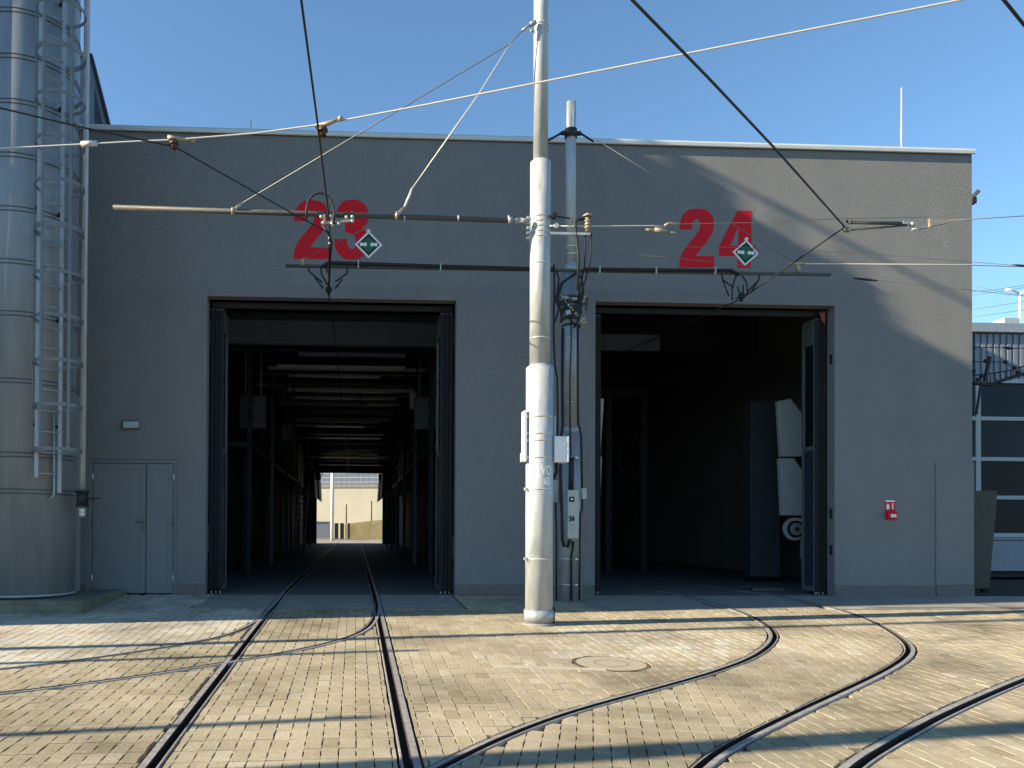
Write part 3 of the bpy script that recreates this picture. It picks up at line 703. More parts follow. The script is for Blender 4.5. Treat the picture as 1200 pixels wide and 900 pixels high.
rg = random.Random(11)
for k in range(16):
    Y = 5.5+k*1.9+rg.uniform(-.5, .5); z_ = rg.uniform(4.55, 5.4); xa = rg.uniform(-2.6, -1.2); xb = rg.uniform(.3, 2.1)
    m_ = MB(); m_.bar((xa, Y, z_), (xb, Y, z_), rg.uniform(.05, .2), rg.uniform(.04, .12)); m_.build('service_rail', M[rg.choice(['zinc', 'beam', 'darksteel', 'steel2'])], depot)
    for q in (xa+.2, xb-.2):
        m_ = MB(); m_.tube([(q, Y, z_), (q, Y, 5.6)], .015, 5); m_.build('hanger_rod', M['darksteel'], depot, fix=False)
for k in range(9):
    Y = 6+k*3.1; sx_ = rg.choice((-1.9, 1.45)); z_ = rg.uniform(3.4, 4.3)
    m_ = MB(); m_.tube([(sx_, Y, 5.5), (sx_, Y, z_+.3), (sx_+.1, Y, z_), (sx_+.22, Y, z_+.3), (sx_+.2, Y, 5.5)], .02, 6); m_.build('hose', M['cable'], depot, fix=False)
    m_ = MB(); m_.box(sx_-.15, sx_+.12, Y+.3, Y+.5, z_, z_+.4); m_.build('work_lamp', M[rg.choice(['cabinet', 'beam', 'darksteel'])], depot, bevel=.01)
for k, (x, y, w, h_) in enumerate(((-2.9, 2.2, .3, 1.1), (-2.95, 3.6, .25, 1.7), (2.05, 2.6, .3, 1.3), (2.1, 4.4, .25, .9))):
    t = empty('control_box', (x+w/2, y, 0), ['low', 'tall', 'medium', 'short'][k]+' dark control box on a stand along the '+('left' if x < 0 else 'right')+' wall inside doorway 23', 'control box')
    m_ = MB(); m_.box(x, x+w, y, y+.3, h_-.5, h_); bb = m_.build('housing', M['cabinet'], t, bevel=.01)
    m_ = MB(); m_.box(x+w*.4, x+w*.6, y+.1, y+.2, 0, h_-.5); m_.build('stand', M['darksteel'], t, bevel=.005)
    m_ = MB(); m_.tube([(x+w/2, y-.001, h_-.15), (x+w/2, y-.03, h_-.15)], .03, 10); m_.build('button', M['red'] if k % 2 else M['palep'], t)
# fire call point
a, b_ = onY(1037, 586, 0), onY(1049, 599, 0); c = onY(1048.5, 608.5, 0)
t = empty('fire_call_point', ((a.x+b_.x)/2, 0, c.z), 'red fire alarm call point with pictogram plate on the wall right of doorway 24', 'fire alarm')
m_ = MB(); m_.box(a.x, b_.x-.01, -.008, 0, b_.z, a.z); m_.build('sign_plate', M['red'], t)
m_ = MB(); m_.box(a.x+.003, b_.x-.013, -.010, -.0082, a.z-.03, a.z-.003); m_.disc_prism([(a.x+.02, b_.z+.03), (a.x+.05, b_.z+.02), (a.x+.075, b_.z+.05), (a.x+.07, b_.z+.1), (a.x+.04, b_.z+.13), (a.x+.02, b_.z+.1)], -.010, -.0082); m_.box(b_.x-.06, b_.x-.035, -.010, -.0082, b_.z+.03, b_.z+.13); m_.build('pictogram', M['white'], t, fix=False)
m_ = MB(); m_.box(a.x+.004, b_.x-.012, -.07, 0, c.z, b_.z-.008); bx = m_.build('button_box', M['red'], t, bevel=.008)
m_ = MB(); m_.box(a.x+.05, b_.x-.03, -.076, -.0705, c.z+.03, b_.z-.05); m_.build('glass_pane', M['white'], bx, bevel=.003)

# ================================================================== TALL BLOCK LEFT (casts the long shade)
tower = empty('tall_workshop_block', (-12, 3, 0), 'tall plain workshop block beside the depot, left of the tank', 'building')
TX, TY, TZ = -9.0, -3.86, 12.82
m_ = MB(); m_.box(-24, TX, TY, 22, -.3, TZ); m_.build('wall', M['plaster2'], tower, bevel=.02)
m_ = MB(); m_.box(-24.03, TX+.03, TY-.03, 22.03, TZ, TZ+.06); m_.build('coping', M['coping'], tower)
for z in (1.1,):
    m_ = MB(); m_.tube([(TX-.05, TY+.05, TZ+z), (TX-.05, 6, TZ+z)], .022 if z < 1 else .04, 6); m_.build('roof_rail', M['steel2'], tower)
for y in (-3.6, -1.78, -.4, 1, 2.4, 3.8, 5.2):
    m_ = MB(); m_.tube([(TX-.05, y, TZ), (TX-.05, y, TZ+1.25 if y != -1.78 else TZ+2.2)], .028, 6); m_.build('rail_post', M['steel2'], tower)
m_ = MB(); m_.cyl(TX-.3, -2.32, TZ, TZ+1.25, .085, 12); m_.build('vent_pipe', M['steel2'], tower)
m_ = MB(); m_.cyl(TX-.3, -2.72, TZ, TZ+.8, .06, 12); m_.build('vent_pipe', M['steel2'], tower)
for i in range(3):
    for j in range(3):
        y = 1.5+i*6; z = 2+j*3.6
        m_ = MB(); m_.box(TX, TX+.03, y, y+2.4, z, z+1.5); w_ = m_.build('window', M['frame'], tower, bevel=.004)
        m_ = MB(); m_.box(TX+.0305, TX+.036, y+.08, y+2.32, z+.08, z+1.42); m_.build('pane', M['glass'], w_, fix=False)

# ================================================================== THE TANK
TC = Vector((-4.66, -1.28, 0)); TR = .68
tank = empty('storage_tank', (TC.x, TC.y, 0), 'tall cylindrical grey metal tank with banded seams at the left edge', 'tank')
m_ = MB(); m_.cyl(TC.x, TC.y, .115, 11.2, TR, 72); m_.build('shell', M['alu'], tank, fix=False)
m_ = MB(); m_.cyl(TC.x, TC.y, 11.2, 11.6, TR, 72, r2=.12); m_.build('cone_roof', M['alu'], tank, fix=False)
def ring(c, r, z, rr, mat_, name, parent, n=64, nt=6, a0=0, a1=2*math.pi):
    full = abs(a1-a0-2*math.pi) < 1e-6
    pts = [(c.x+r*math.cos(a0+(a1-a0)*k/n), c.y+r*math.sin(a0+(a1-a0)*k/n), z) for k in range(n if full else n+1)]
    mm = MB(); mm.tube(pts, rr, nt, closed=full); return mm.build(name, mat_, parent, fix=False)
front = TC.y-TR
for py in (-40, 8, 62, 115, 178, 241, 303, 364, 443, 530, 573):
    z = onY(5, py, front).z
    for dz in (0, -.055): ring(TC, TR+.002, z+dz, .008, M['seam'], 'seam_band', tank)
ring(TC, TR+.012, .135, .02, M['steel2'], 'base_ring', tank)
m_ = MB(); m_.box(-7.5, -3.55, -2.12, -.2, -.15, .1); o = m_.build('tank_plinth', M['plinthc'], bevel=.02); tag(o, 'low stained concrete plinth under the grey tank', 'plinth')
m_ = MB(); m_.box(-4.25, -4.10, -.98, -.60, .11, 3.0); m_.build('cable_duct', M['doorgrey'], tank, bevel=.006)
# ladder and cage
az = math.radians(-90+44)                     # outward direction of the ladder
un = Vector((math.cos(az), math.sin(az), 0)); ut = Vector((-un.y, un.x, 0))
LC = TC+un*(TR+.12)
ladder = empty('tank_ladder', (LC.x, LC.y, 1.6), 'caged steel ladder climbing the side of the tall tank', 'ladder')
z_b = onZ and onY(53, 577, LC.y).z
for s, zb in ((-1, onY(38, 560, LC.y).z), (1, onY(66, 577, LC.y).z)):
    m_ = MB(); p = LC+ut*.155*s; m_.bar((p.x, p.y, zb), (p.x, p.y, 11.6), .05, .03); m_.build('stile', M['steel2'], ladder)
z = z_b+.25
while z < 10.5:
    m_ = MB(); p, q = LC-ut*.155, LC+ut*.155; m_.tube([(p.x, p.y, z), (q.x, q.y, z)], .011, 6); m_.build('rung', M['steel2'], ladder, fix=False); z += .28
z = z_b+.9
while z < 10.5:
    for s in (-1, 1):
        m_ = MB(); p = LC+ut*.155*s; q = TC+un*(TR-.02)+ut*.155*s; m_.bar((p.x, p.y, z), (q.x, q.y, z), .03, .04); m_.build('standoff', M['darksteel'], ladder, fix=False)
    z += 1.45
CCg = LC+un*.26; cr = .30
def cage_pt(phi): return CCg+un*cr*math.cos(phi)+ut*cr*math.sin(phi)
phis = [math.radians(a) for a in range(-146, 147, 12)]
hz = [onY(75, py, CCg.y).z for py in (-90, -38, 15, 66, 120, 170, 220, 272, 325, 375, 426, 477, 528)]
for i, z in enumerate(hz):
    thick = i in (3, 7)
    mm = MB(); pts = [LC-ut*.155]+[cage_pt(p) for p in phis]+[LC+ut*.155]
    h = .07 if thick else .045
    vs = []
    for p in pts: vs += [(p.x, p.y, z-h/2), (p.x, p.y, z+h/2)]
    n = len(pts); o_ = MB(); 
    outv = []
    for p in pts:
        dr = (p-CCg); dr.z = 0; dr = dr.normalized()*.008
        outv += [(p.x+dr.x, p.y+dr.y, z-h/2), (p.x+dr.x, p.y+dr.y, z+h/2)]
    fs = []
    for k in range(n-1):
        a, b_ = 2*k, 2*k+2; A_, B_ = 2*n+2*k, 2*n+2*k+2
        fs += [(a, b_, b_+1, a+1), (A_, A_+1, B_+1, B_), (a, A_, B_, b_), (a+1, b_+1, B_+1, A_+1)]
    mm.add(vs+outv, fs); mm.build('cage_hoop', M['cage'], ladder, fix=False)
for dg in (-128, -64, 0, 64, 128):
    p = cage_pt(math.radians(dg)); mm = MB(); d_ = (p-CCg).normalized(); p2 = p+d_*.01
    mm.bar((p2.x, p2.y, hz[-1]-.02), (p2.x, p2.y, 10.9), .032, .01, up=tuple(d_)); mm.build('cage_strap', M['cage'], ladder, fix=False)
# filling pipe
FY = -1.55; fp = onY(99.5, 540, FY)
pipe = empty('filling_pipe', (fp.x, FY, 1.2), 'vertical grey filling pipe with coupling valve beside the tank ladder', 'pipe')
zc = onY(92, 577, FY).z
m_ = MB(); m_.cyl(fp.x-.03, FY, zc, 11.3, .04, 16); m_.build('pipe_run', M['steel'], pipe, fix=False)
m_ = MB(); m_.cyl(fp.x-.03, FY, zc-.17, zc, .075, 16); m_.cyl(fp.x-.03, FY, zc-.0, zc+.025, .095, 16); m_.cyl(fp.x-.03, FY, zc-.2, zc-.17, .09, 16); v_ = m_.build('valve_body', M['darksteel'], pipe, fix=False)
m_ = MB(); m_.cyl(fp.x-.03, FY, zc-.3, zc-.2, .045, 14); m_.ball((fp.x-.03, FY, zc-.3), .05); m_.build('coupling', M['zinc'], pipe, fix=False)
m_ = MB(); m_.tube([(fp.x+.03, FY-.05, zc-.09), (fp.x+.24, FY-.1, zc-.085)], .011, 6); m_.build('lever', M['cable'], v_, fix=False)
for zz in (2.2, 3.4, 4.6, 5.8, 7.0):
    m_ = MB(); m_.bar((fp.x-.06, FY+.02, zz), (TC.x+.6, TC.y+.05, zz), .04, .03); m_.build('pipe_bracket', M['steel'], pipe, fix=False)
pp = onY(65, 500, -1.9)
m_ = MB(); m_.tube([onY(63.5, 480, -1.75), onY(63.5, 575, -1.75), onY(62.5, 582, -1.75), onY(57, 585, -1.75)], .014, 8)
tag(m_.build('earthing_rod', M['steel2']), 'thin rod with a hooked black end hanging below the ladder cage', 'rod')

# ================================================================== MASTS
def band(c, r, z, h, parent, m=M['zinc'], name='strap', bolt=None):
    mm = MB(); mm.cyl(c.x, c.y, z-h/2, z+h/2, r+.004, 40); o = mm.build(name, m, parent, fix=False)
    if bolt is not None:
        d_ = Vector((math.cos(bolt), math.sin(bolt), 0)); p = Vector((c.x, c.y, z))+d_*(r+.01)
        mm = MB(); mm.bar(p-d_*.02, p+d_*.035, .03, .03); mm.build('bolt_lug', m, o, fix=False)
    return o
PB = Vector((2.225, -2.97, 0))
PB.x = onY(631.5, 700, -2.97).x
mast = empty('overhead_line_mast', (PB.x, PB.y, gz(PB.y)), 'thick stepped silver mast standing in the sun between the two doorways', 'mast')
zg = gz(PB.y)
def zb(py, px=632, Y=PB.y-.1): return onY(px, py, Y).z
z1, z2, zt = zb(429), zb(186), 9.3
m_ = MB(); m_.cyl(PB.x, PB.y, zg-.03, z1, .167, 48); m_.cyl(PB.x, PB.y, z1, z1+.03, .167, 48, r2=.125); m_.build('lower_section', M['steel'], mast, fix=False)
m_ = MB(); m_.cyl(PB.x, PB.y, z1+.03, z2, .125, 48); m_.cyl(PB.x, PB.y, z2, z2+.025, .125, 48, r2=.09); m_.build('middle_section', M['steel'], mast, fix=False)
m_ = MB(); m_.cyl(PB.x, PB.y, z2+.025, zt, .09, 40); m_.cyl(PB.x, PB.y, zt, zt+.04, .09, 40, r2=.03); m_.build('upper_section', M['steel'], mast, fix=False)
band(PB, .178, zb(722), .14, mast, M['steel2'], 'base_collar')
m_ = MB(); m_.cyl(PB.x, PB.y, zg-.02, zg+.02, .20, 40); m_.build('grout_ring', M['conc'], mast, fix=False)
m_ = MB(); m_.box(PB.x+.155, PB.x+.185, PB.y-.06, PB.y+.03, zg, zb(712)); m_.build('earth_plate', M['cable'], mast)
for py in (488, 508, 516, 536, 573, 655): band(PB, .167, zb(py), .018, mast, bolt=math.radians(200))
for py in (252, 258, 264, 270, 276): band(PB, .125, zb(py), .02, mast, bolt=math.radians(185))
for py in (307, 395): band(PB, .125, zb(py), .014, mast)
for py in (24, 31): band(PB, .09, zb(py), .02, mast, bolt=math.radians(190))
# plates held by the straps
m_ = MB(); m_.box(PB.x-.215, PB.x-.172, PB.y-.09, PB.y+.05, zb(541), zb(481)); m_.build('side_plate', M['white'], mast, bevel=.008)
m_ = MB(); m_.box(PB.x-.235, PB.x-.19, PB.y-.05, PB.y+.03, zb(541), zb(530)); m_.build('plate_foot', M['steel'], mast, bevel=.006)
m_ = MB(); m_.box(PB.x+.172, PB.x+.20, PB.y-.02, PB.y+.06, zb(512), zb(485)); m_.build('side_plate', M['steel2'], mast, bevel=.004)
xa_, xb_ = onY(649.5, 525, PB.y-.1).x, onY(664, 525, PB.y-.1).x
m_ = MB(); m_.box(xa_, xb_, PB.y-.12, PB.y+.06, zb(541.5), zb(511)); jb = m_.build('junction_box', M['white'], mast, bevel=.008)
m_ = MB(); m_.box(xb_, xb_+.025, PB.y-.12, PB.y+.06, zb(541.5), zb(511)); m_.build('box_lid', M['white'], jb, bevel=.006)
m_ = MB(); m_.tube([(xa_+.05, PB.y, zb(541)), (xa_+.06, PB.y, zb(552)), (xa_+.02, PB.y-.0, zb(560)), (PB.x+.165, PB.y, zb(561))], .022, 8); m_.build('box_cable', M['cable'], jb)
m_ = MB(); pts = [(onY(649, y, PB.y+.05).x+dx, PB.y+.05, zb(y)) for y, dx in ((305, .0), (330, .01), (360, 0), (395, .0), (425, .015), (440, .045), (480, .05), (530, .045))]; m_.tube(pts, .012, 6); m_.build('down_cable', M['cable'], mast)
# stencilled letters wrapped on the pole
def pole_text(txt, py_top, py_bot, pxc, m, parent):
    cu = bpy.data.curves.new('t', 'FONT'); cu.body = txt; cu.size = 1; cu.align_x = 'CENTER'; cu.offset = .022
    ob = bpy.data.objects.new('t', cu); COL.objects.link(ob); bpy.context.view_layer.update()
    dg = bpy.context.evaluated_depsgraph_get(); me = bpy.data.meshes.new_from_object(ob.evaluated_get(dg)); bpy.data.objects.remove(ob)
    ys_ = [v.co.y for v in me.vertices]; y0, y1 = min(ys_), max(ys_); z0_, z1_ = zb(py_bot), zb(py_top); k = (z1_-z0_)/(y1-y0)
    a0 = math.radians(-90)+ (pxc-632)*.0103/.167
    for v in me.vertices:
        u = v.co.x*k*.62; a = a0+u/.167; z_ = z0_+(v.co.y-y0)*k
        v.co = Vector((PB.x+.1695*math.cos(a), PB.y+.1695*math.sin(a), z_))-mast.location
    me.materials.clear(); me.materials.append(m); o = bpy.data.objects.new('stencil_lettering', me); COL.objects.link(o); o.parent = parent; return o
M['stencil'] = mat('stencil_paint', (.85, .85, .83), .7)
pole_text('VO', 545.5, 557, 637, M['stencil'], mast)
pole_text('4B', 559.2, 568.8, 637, M['stencil'], mast)
# upper bracket arm to the left
YA = PB.y-.1
A0 = onY(600, 258.5, YA); A1 = onY(133, 243, YA-.0)
m_ = MB(); m_.tube([A1, A0], .031, 12); arm = m_.build('bracket_arm', M['arm'], mast)
m_ = MB(); q1, q2, q3 = onY(600, 258.5, YA), onY(609, 258.8, YA), onY(620, 259, YA)
m_.tube([q1-Vector((.05, 0, 0)), q1], .045, 12); m_.tube([q1, q2], [.02, .038], 10); m_.tube([q2, q3], [.036, .03], 10); m_.build('arm_insulator', M['steel2'], arm)
for px in (474, 537, 596):
    p = onY(px, 256, YA); m_ = MB(); m_.tube([p-Vector((.008, 0, 0)), p+Vector((.008, 0, 0))], .037, 12); m_.build('arm_clip', M['zinc'], arm)
for (px, py, qx, qy) in ((273, 247, 284, 238), (465, 252, 474, 243)):
    m_ = MB(); p, q = onY(px, py, YA-.03), onY(qx, qy, YA-.03); m_.tube([p-Vector((0, 0, .05)), p, q], [.018, .024, .016], 8); m_.tube([p-Vector((.012, 0, 0)), p+Vector((.012, 0, 0))], .04, 12); m_.build('stay_clamp', M['brass'], arm)
# top bracket and its stays
m_ = MB(); c0, c1, c2, c3 = onY(628, 26, YA), onY(621, 29, YA), onY(612, 36, YA), onY(598, 51, YA)
m_.tube([c0, c1], .03, 8); m_.tube([c1, c2], .018, 8); tb = m_.build('stay_bracket', M['steel2'], mast)
m_ = MB(); m_.tube([c2, c3, onY(284, 238, YA-.03)], .0075, 6); m_.build('stay_wire', M['rope'], mast)
m_ = MB(); m_.tube([c3, onY(560, 112, YA), onY(483, 221, YA)], .008, 6); m_.tube([onY(483, 221, YA), onY(480, 229, YA), onY(474, 243, YA-.03)], .016, 8); m_.build('stay_wire', M['wirelit'], mast)
# right-hand cross bracket with insulator
p0, p1 = onY(643, 273.5, YA), onY(691.5, 274.5, YA)
m_ = MB(); m_.bar(p0, p1, .03, .03); ra = m_.build('cross_bracket', M['steel'], mast)
m_ = MB(); c = onY(688.5, 262, YA); m_.cyl(c.x, c.y, c.z-.1, c.z+.08, .028, 12)
for dz in (-.06, -.02, .02): m_.cyl(c.x, c.y, c.z+dz, c.z+dz+.012, .042, 12)
m_.cyl(c.x, c.y, c.z+.085, c.z+.1, .06, 14); m_.cyl(c.x, c.y, c.z+.1, c.z+.125, .025, 10); m_.build('post_insulator', M['brass'], ra)
m_ = MB(); m_.tube([onY(684, 257, YA), onY(677, 257, YA), onY(674, 260, YA), onY(674.5, 268, YA), onY(678, 300, YA), onY(677, 340, YA)], .017, 8); m_.build('feeder_cable', M['cable'], ra)
for px, e in ((686, 680), (693, 684)):
    m_ = MB(); m_.tube([onY(px, 274, YA), onY(px-.5, 292, YA), onY((px+e)/2+2, 312, YA), onY(e, 335, YA+.5), onY(e-3, 352, YA+.9)], .01, 6); m_.build('feeder_cable', M['cable'], ra)
m_ = MB(); q = onY(649.5, 253, YA); m_.tube([onY(644, 253, YA), onY(655, 254, YA), onY(668, 256, YA)], .01, 6); m_.tube([q-Vector((0, .03, 0)), q+Vector((0, .03, 0))], .035, 10); m_.build('clevis', M['cable'], mast)
m_ = MB(); q = onY(651.5, 265, YA); m_.tube([onY(644, 265, YA), q], .016, 6); m_.tube([q-Vector((0, .03, 0)), q+Vector((0, .03, 0))], .03, 10); m_.build('clevis', M['zinc'], mast)

# ---- second mast close to the wall
P2y = -.78; P2 = Vector((onY(668, 650, P2y).x, P2y, 0))
mast2 = empty('overhead_line_mast', (P2.x, P2.y, gz(P2.y)), 'slimmer grey mast with many cables close to the wall behind the thick mast', 'mast')
def zc2(py): return onY(668, py, P2y-.1).z
zz = [gz(P2y)-.03, zc2(507), zc2(499), zc2(320), zc2(305), zc2(116)]
m_ = MB(); m_.cyl(P2.x, P2.y, zz[0], zz[1], .168, 40); m_.cyl(P2.x, P2.y, zz[1], zz[2], .168, 40, r2=.125); m_.build('lower_section', M['steel2'], mast2, fix=False)
m_ = MB(); m_.cyl(P2.x, P2.y, zz[2], zz[3], .125, 40); m_.cyl(P2.x, P2.y, zz[3], zz[4], .125, 40, r2=.082); m_.build('middle_section', M['steel2'], mast2, fix=False)
m_ = MB(); m_.cyl(P2.x-.01, P2.y, zz[4], zz[5], .078, 36); m_.build('upper_section', M['steel'], mast2, fix=False)
for py in (287, 296): band(P2, .085, zc2(py), .03, mast2, M['zinc'])
for py, r in ((395, .125), (471, .125), (537, .168), (655, .168), (685, .168)): band(P2, r, zc2(py), .016, mast2, M['zinc'], bolt=math.radians(-80))
# head fitting for the stays
m_ = MB(); m_.cyl(P2.x-.01, P2.y, zc2(158), zc2(148), .095, 20)
for s in (-1, 1):
    c = Vector((P2.x-.01+s*.15, P2.y-.02, zc2(153))); m_.tube([c-Vector((s*.06, 0, 0)), c], .035, 8); m_.tube([c, c+Vector((s*.2, 0, -.12))], .018, 6)
m_.build('stay_head', M['darksteel'], mast2)
# clamp cluster at y 345-385
cl = MB()
for py, h_, r_ in ((347, .03, .14), (353, .05, .15), (362, .10, .165), (372, .04, .15), (380, .03, .14)):
    cl.cyl(P2.x, P2.y, zc2(py)-h_/2, zc2(py)+h_/2, r_, 20)
cl.build('clamp_stack', M['arm'], mast2)
rr_ = random.Random(4)
for i in range(9):
    a = math.radians(rr_.uniform(-170, -10)); p = Vector((P2.x, P2.y, 0))+Vector((math.cos(a), math.sin(a), 0))*.185; z_ = zc2(rr_.uniform(346, 382))
    mm = MB(); mm.bar((p.x-.03, p.y, z_), (p.x+.04, p.y-.01, z_+rr_.uniform(-.04, .04)), .05, rr_.uniform(.03, .07)); mm.build('clamp_lug', M['steel2'] if i % 2 else M['brass'], mast2)
for i in range(12):
    a = math.radians(-150+i*11); p = Vector((P2.x, P2.y, 0))+Vector((math.cos(a), math.sin(a), 0))*.18
    py = 350+((i*37) % 34); mm = MB(); mm.ball((p.x, p.y, zc2(py)), .022, 8); mm.build('bolt', M['brass'] if i % 3 else M['zinc'], mast2, fix=False)
m_ = MB()
for s in (-1, 1): m_.bar((P2.x+s*.1, P2.y-.12, zc2(358)), (P2.x+s*.22, P2.y-.14, zc2(355)), .04, .03); m_.bar((P2.x+s*.21, P2.y-.14, zc2(349)), (P2.x+s*.2, P2.y-.14, zc2(364)), .03, .03)
m_.build('cable_bracket', M['arm'], mast2)
YC = P2y-.2
def cab(pts, r, name='cable_run', m=M['cable'], Y=None, parent=mast2):
    mm = MB(); mm.tube([onY(a, b_, Y or YC) for a, b_ in pts], r, 8); return mm.build(name, m, parent, fix=False)
cab([(659.5, 385), (659, 450), (659.5, 500), (657, 515), (657, 560), (658.5, 600), (659, 632), (661, 640), (665, 641), (668, 633)], .024)
cab([(669, 370), (669.5, 400), (668, 440), (668, 470), (668.5, 520)], .011)
cab([(668, 455), (668, 500), (669, 535)], .012)
cab([(669.5, 536), (669.5, 556), (669, 575)], .04, 'cable_sleeve')
cab([(677, 383), (677, 440), (677.5, 495), (681, 510), (682, 572)], .018)
cab([(682, 585), (682, 595), (680, 603), (679.5, 640), (679, 704)], .016)
cab([(651, 588), (652, 620), (652, 704)], .014, Y=P2y+.02)
cab([(672, 634), (671, 644), (669.5, 652), (669.5, 704)], .018)
for i, pts in enumerate(([(651, 316), (655, 326), (653, 345), (651, 352)], [(688, 315), (672, 322), (658, 332), (652, 348), (655, 360)], [(683, 330), (682, 345), (676, 360), (668, 375)],
        [(678, 300), (677, 330), (681, 352), (679, 372), (673, 384)], [(651, 355), (655, 345), (660, 330)], [(650, 378), (655, 362), (661, 350)], [(657, 378), (659, 365), (663, 355)], [(682, 352), (684, 340), (680, 322)], [(666, 372), (672, 378), (680, 384)])):
    cab(pts, .014 if i != 1 else .02, 'cable_loop')
# breaker box with number
a, b_ = onY(664, 575, YC-.02), onY(676, 631, YC-.02)
m_ = MB(); m_.box(a.x, b_.x+.005, YC-.1, YC+.06, b_.z, a.z); sb = m_.build('switch_box', M['boxgrey'], mast2, bevel=.008)
m_ = MB(); m_.box(a.x-.004, b_.x+.009, YC-.105, YC+.065, a.z-.012, a.z+.006); m_.build('box_cap', M['boxgrey'], sb, bevel=.003)
fy = YC-.1005
m_ = MB(); s0, s1 = onY(667, 582, fy), onY(673, 588.3, fy); m_.box(s0.x, s1.x, fy-.002, fy, s1.z, s0.z); m_.build('black_label', M['black'], sb, fix=False)
m_ = MB(); m_.box(s0.x+.022, s1.x-.022, fy-.004, fy-.0021, s1.z+.03, s0.z-.025); m_.build('label_mark', M['white'], sb, fix=False)
def flat_text(txt, x, z, h, y, m, parent, w=1.0, bold=.03):
    cu = bpy.data.curves.new('t', 'FONT'); cu.body = txt; cu.size = 1; cu.align_x = 'CENTER'; cu.offset = bold; cu.extrude = .001
    ob = bpy.data.objects.new('t', cu); COL.objects.link(ob); bpy.context.view_layer.update()
    dg = bpy.context.evaluated_depsgraph_get(); me = bpy.data.meshes.new_from_object(ob.evaluated_get(dg)); bpy.data.objects.remove(ob)
    ys_ = [v.co.y for v in me.vertices]; y0, y1 = min(ys_), max(ys_); k = h/(y1-y0)
    off = Vector((0, 0, 0)); P = parent
    while P: off += P.location; P = P.parent
    for v in me.vertices: v.co = Vector((x+v.co.x*k*w, y-v.co.z, z+(v.co.y-y0)*k))-off
    me.materials.clear(); me.materials.append(m); o = bpy.data.objects.new('lettering', me); COL.objects.link(o); o.parent = parent; return o
t0, t1 = onY(670, 604.5, fy), onY(670, 610.8, fy); flat_text('24', t0.x, t1.z, t0.z-t1.z, fy-.002, M['black'], sb, .8, .06)
m_ = MB(); s0, s1 = onY(668.5, 614, fy), onY(672.5, 623.5, fy); m_.box(s0.x, s1.x, fy-.003, fy, s1.z, s0.z); m_.build('latch', M['steel2'], sb, fix=False)
m_ = MB(); a_, b2 = onY(681.5, 572, YC), onY(687, 585, YC); m_.box(a_.x, b2.x, YC-.03, YC+.03, b2.z, a_.z); m_.build('small_box', M['boxgrey'], mast2, bevel=.005)
m_ = MB(); a_, b2 = onY(647.5, 563, P2y), onY(653.5, 589, P2y); m_.box(a_.x, b2.x, P2y-.05, P2y+.03, b2.z, a_.z); m_.build('small_box', M['steel2'], mast2, bevel=.005)
# lower double arm across both doorways
YB = P2y-.19
p0, p1 = onY(335, 311.5, YB), onY(973, 322, YB)
m_ = MB(); m_.tube([p0, p1], .026, 10); arm2 = m_.build('bracket_arm', M['arm'], mast2)
m_ = MB(); m_.tube([onY(377, 313, YB-.03), onY(385, 307.8, YB-.03), onY(500, 311.6, YB-.03), onY(650, 315.5, YB-.03)], .028, 8); m_.build('arm_cable', M['cable'], arm2)
m_ = MB(); m_.tube([onY(687, 315.4, YB-.03), onY(780, 316.6, YB-.03), onY(857, 317, YB-.03), onY(866, 322, YB-.03)], .028, 8); m_.build('arm_cable', M['cable'], arm2)
for px, py in ((420, 312), (516, 315), (702, 318), (768, 319), (837, 319)):
    p = onY(px, py, YB-.02); m_ = MB(); m_.bar(p+Vector((0, -.01, .07)), p+Vector((0, -.01, -.045)), .016, .09, (0, 1, 0)); m_.build('cable_tie', M['palep'], arm2)
m_ = MB(); m_.tube([onY(355, 311, YB), onY(354, 305, YB-.01), onY(357, 302, YB-.01)], [.03, .02, .01], 8); m_.build('stay_clamp', M['brass'], arm2)
m_ = MB(); m_.tube([onY(935, 319, YB), onY(936, 313, YB-.01), onY(932, 308, YB-.01)], [.03, .026, .02], 8); m_.tube([onY(925, 309, YB-.02), onY(942, 309, YB-.02)], .024, 8); m_.build('stay_clamp', M['brass'], arm2)
m_ = MB(); m_.tube([(P2.x-.36, P2.y-.02, zc2(158)), onY(355, 304, YB)], .0045, 5); m_.build('stay_wire', M['rope'], mast2)
m_ = MB(); m_.tube([(P2.x+.34, P2.y-.02, zc2(158)), onY(932, 308, YB)], .0045, 5); m_.build('stay_wire', M['rope'], mast2)
# hangers below the arm that carry the contact wires
def vhang(cx_, cy_, tops, name='wire_hanger'):
    mm = MB()
    for (a, b_), (c, d_) in tops: mm.tube([onY(a, b_, YB), onY(c, d_, YB)], .012, 6)
    c = onY(cx_, cy_, YB); mm.ball(tuple(c), .05, 12, 1.2); mm.cyl(c.x, c.y, c.z-.09, c.z, .018, 8); return mm.build(name, M['cable'], arm2, fix=False)
vhang(385.3, 339.5, (((361, 313), (362, 318)), ((362, 318), (378, 331)), ((369, 325), (379, 338)), ((407, 315), (407, 320)), ((407, 320), (393, 330)), ((401, 327), (393, 338)), ((376, 313), (377, 322)), ((377, 322), (384, 334)), ((382, 314), (386, 322)), ((386, 322), (385, 334))))
vhang(869, 347, (((846, 322), (847, 328)), ((847, 328), (854, 347)), ((847, 328), (860, 337)), ((890, 323), (889, 328)), ((889, 328), (876, 342)), ((889, 328), (880, 343)), ((863, 322), (858, 336)), ((858, 336), (858, 352)), ((869, 322), (875, 331)), ((875, 331), (876, 344)), ((862, 350), (876, 344)), ((864, 336), (868, 346)), ((871, 334), (871, 346))))

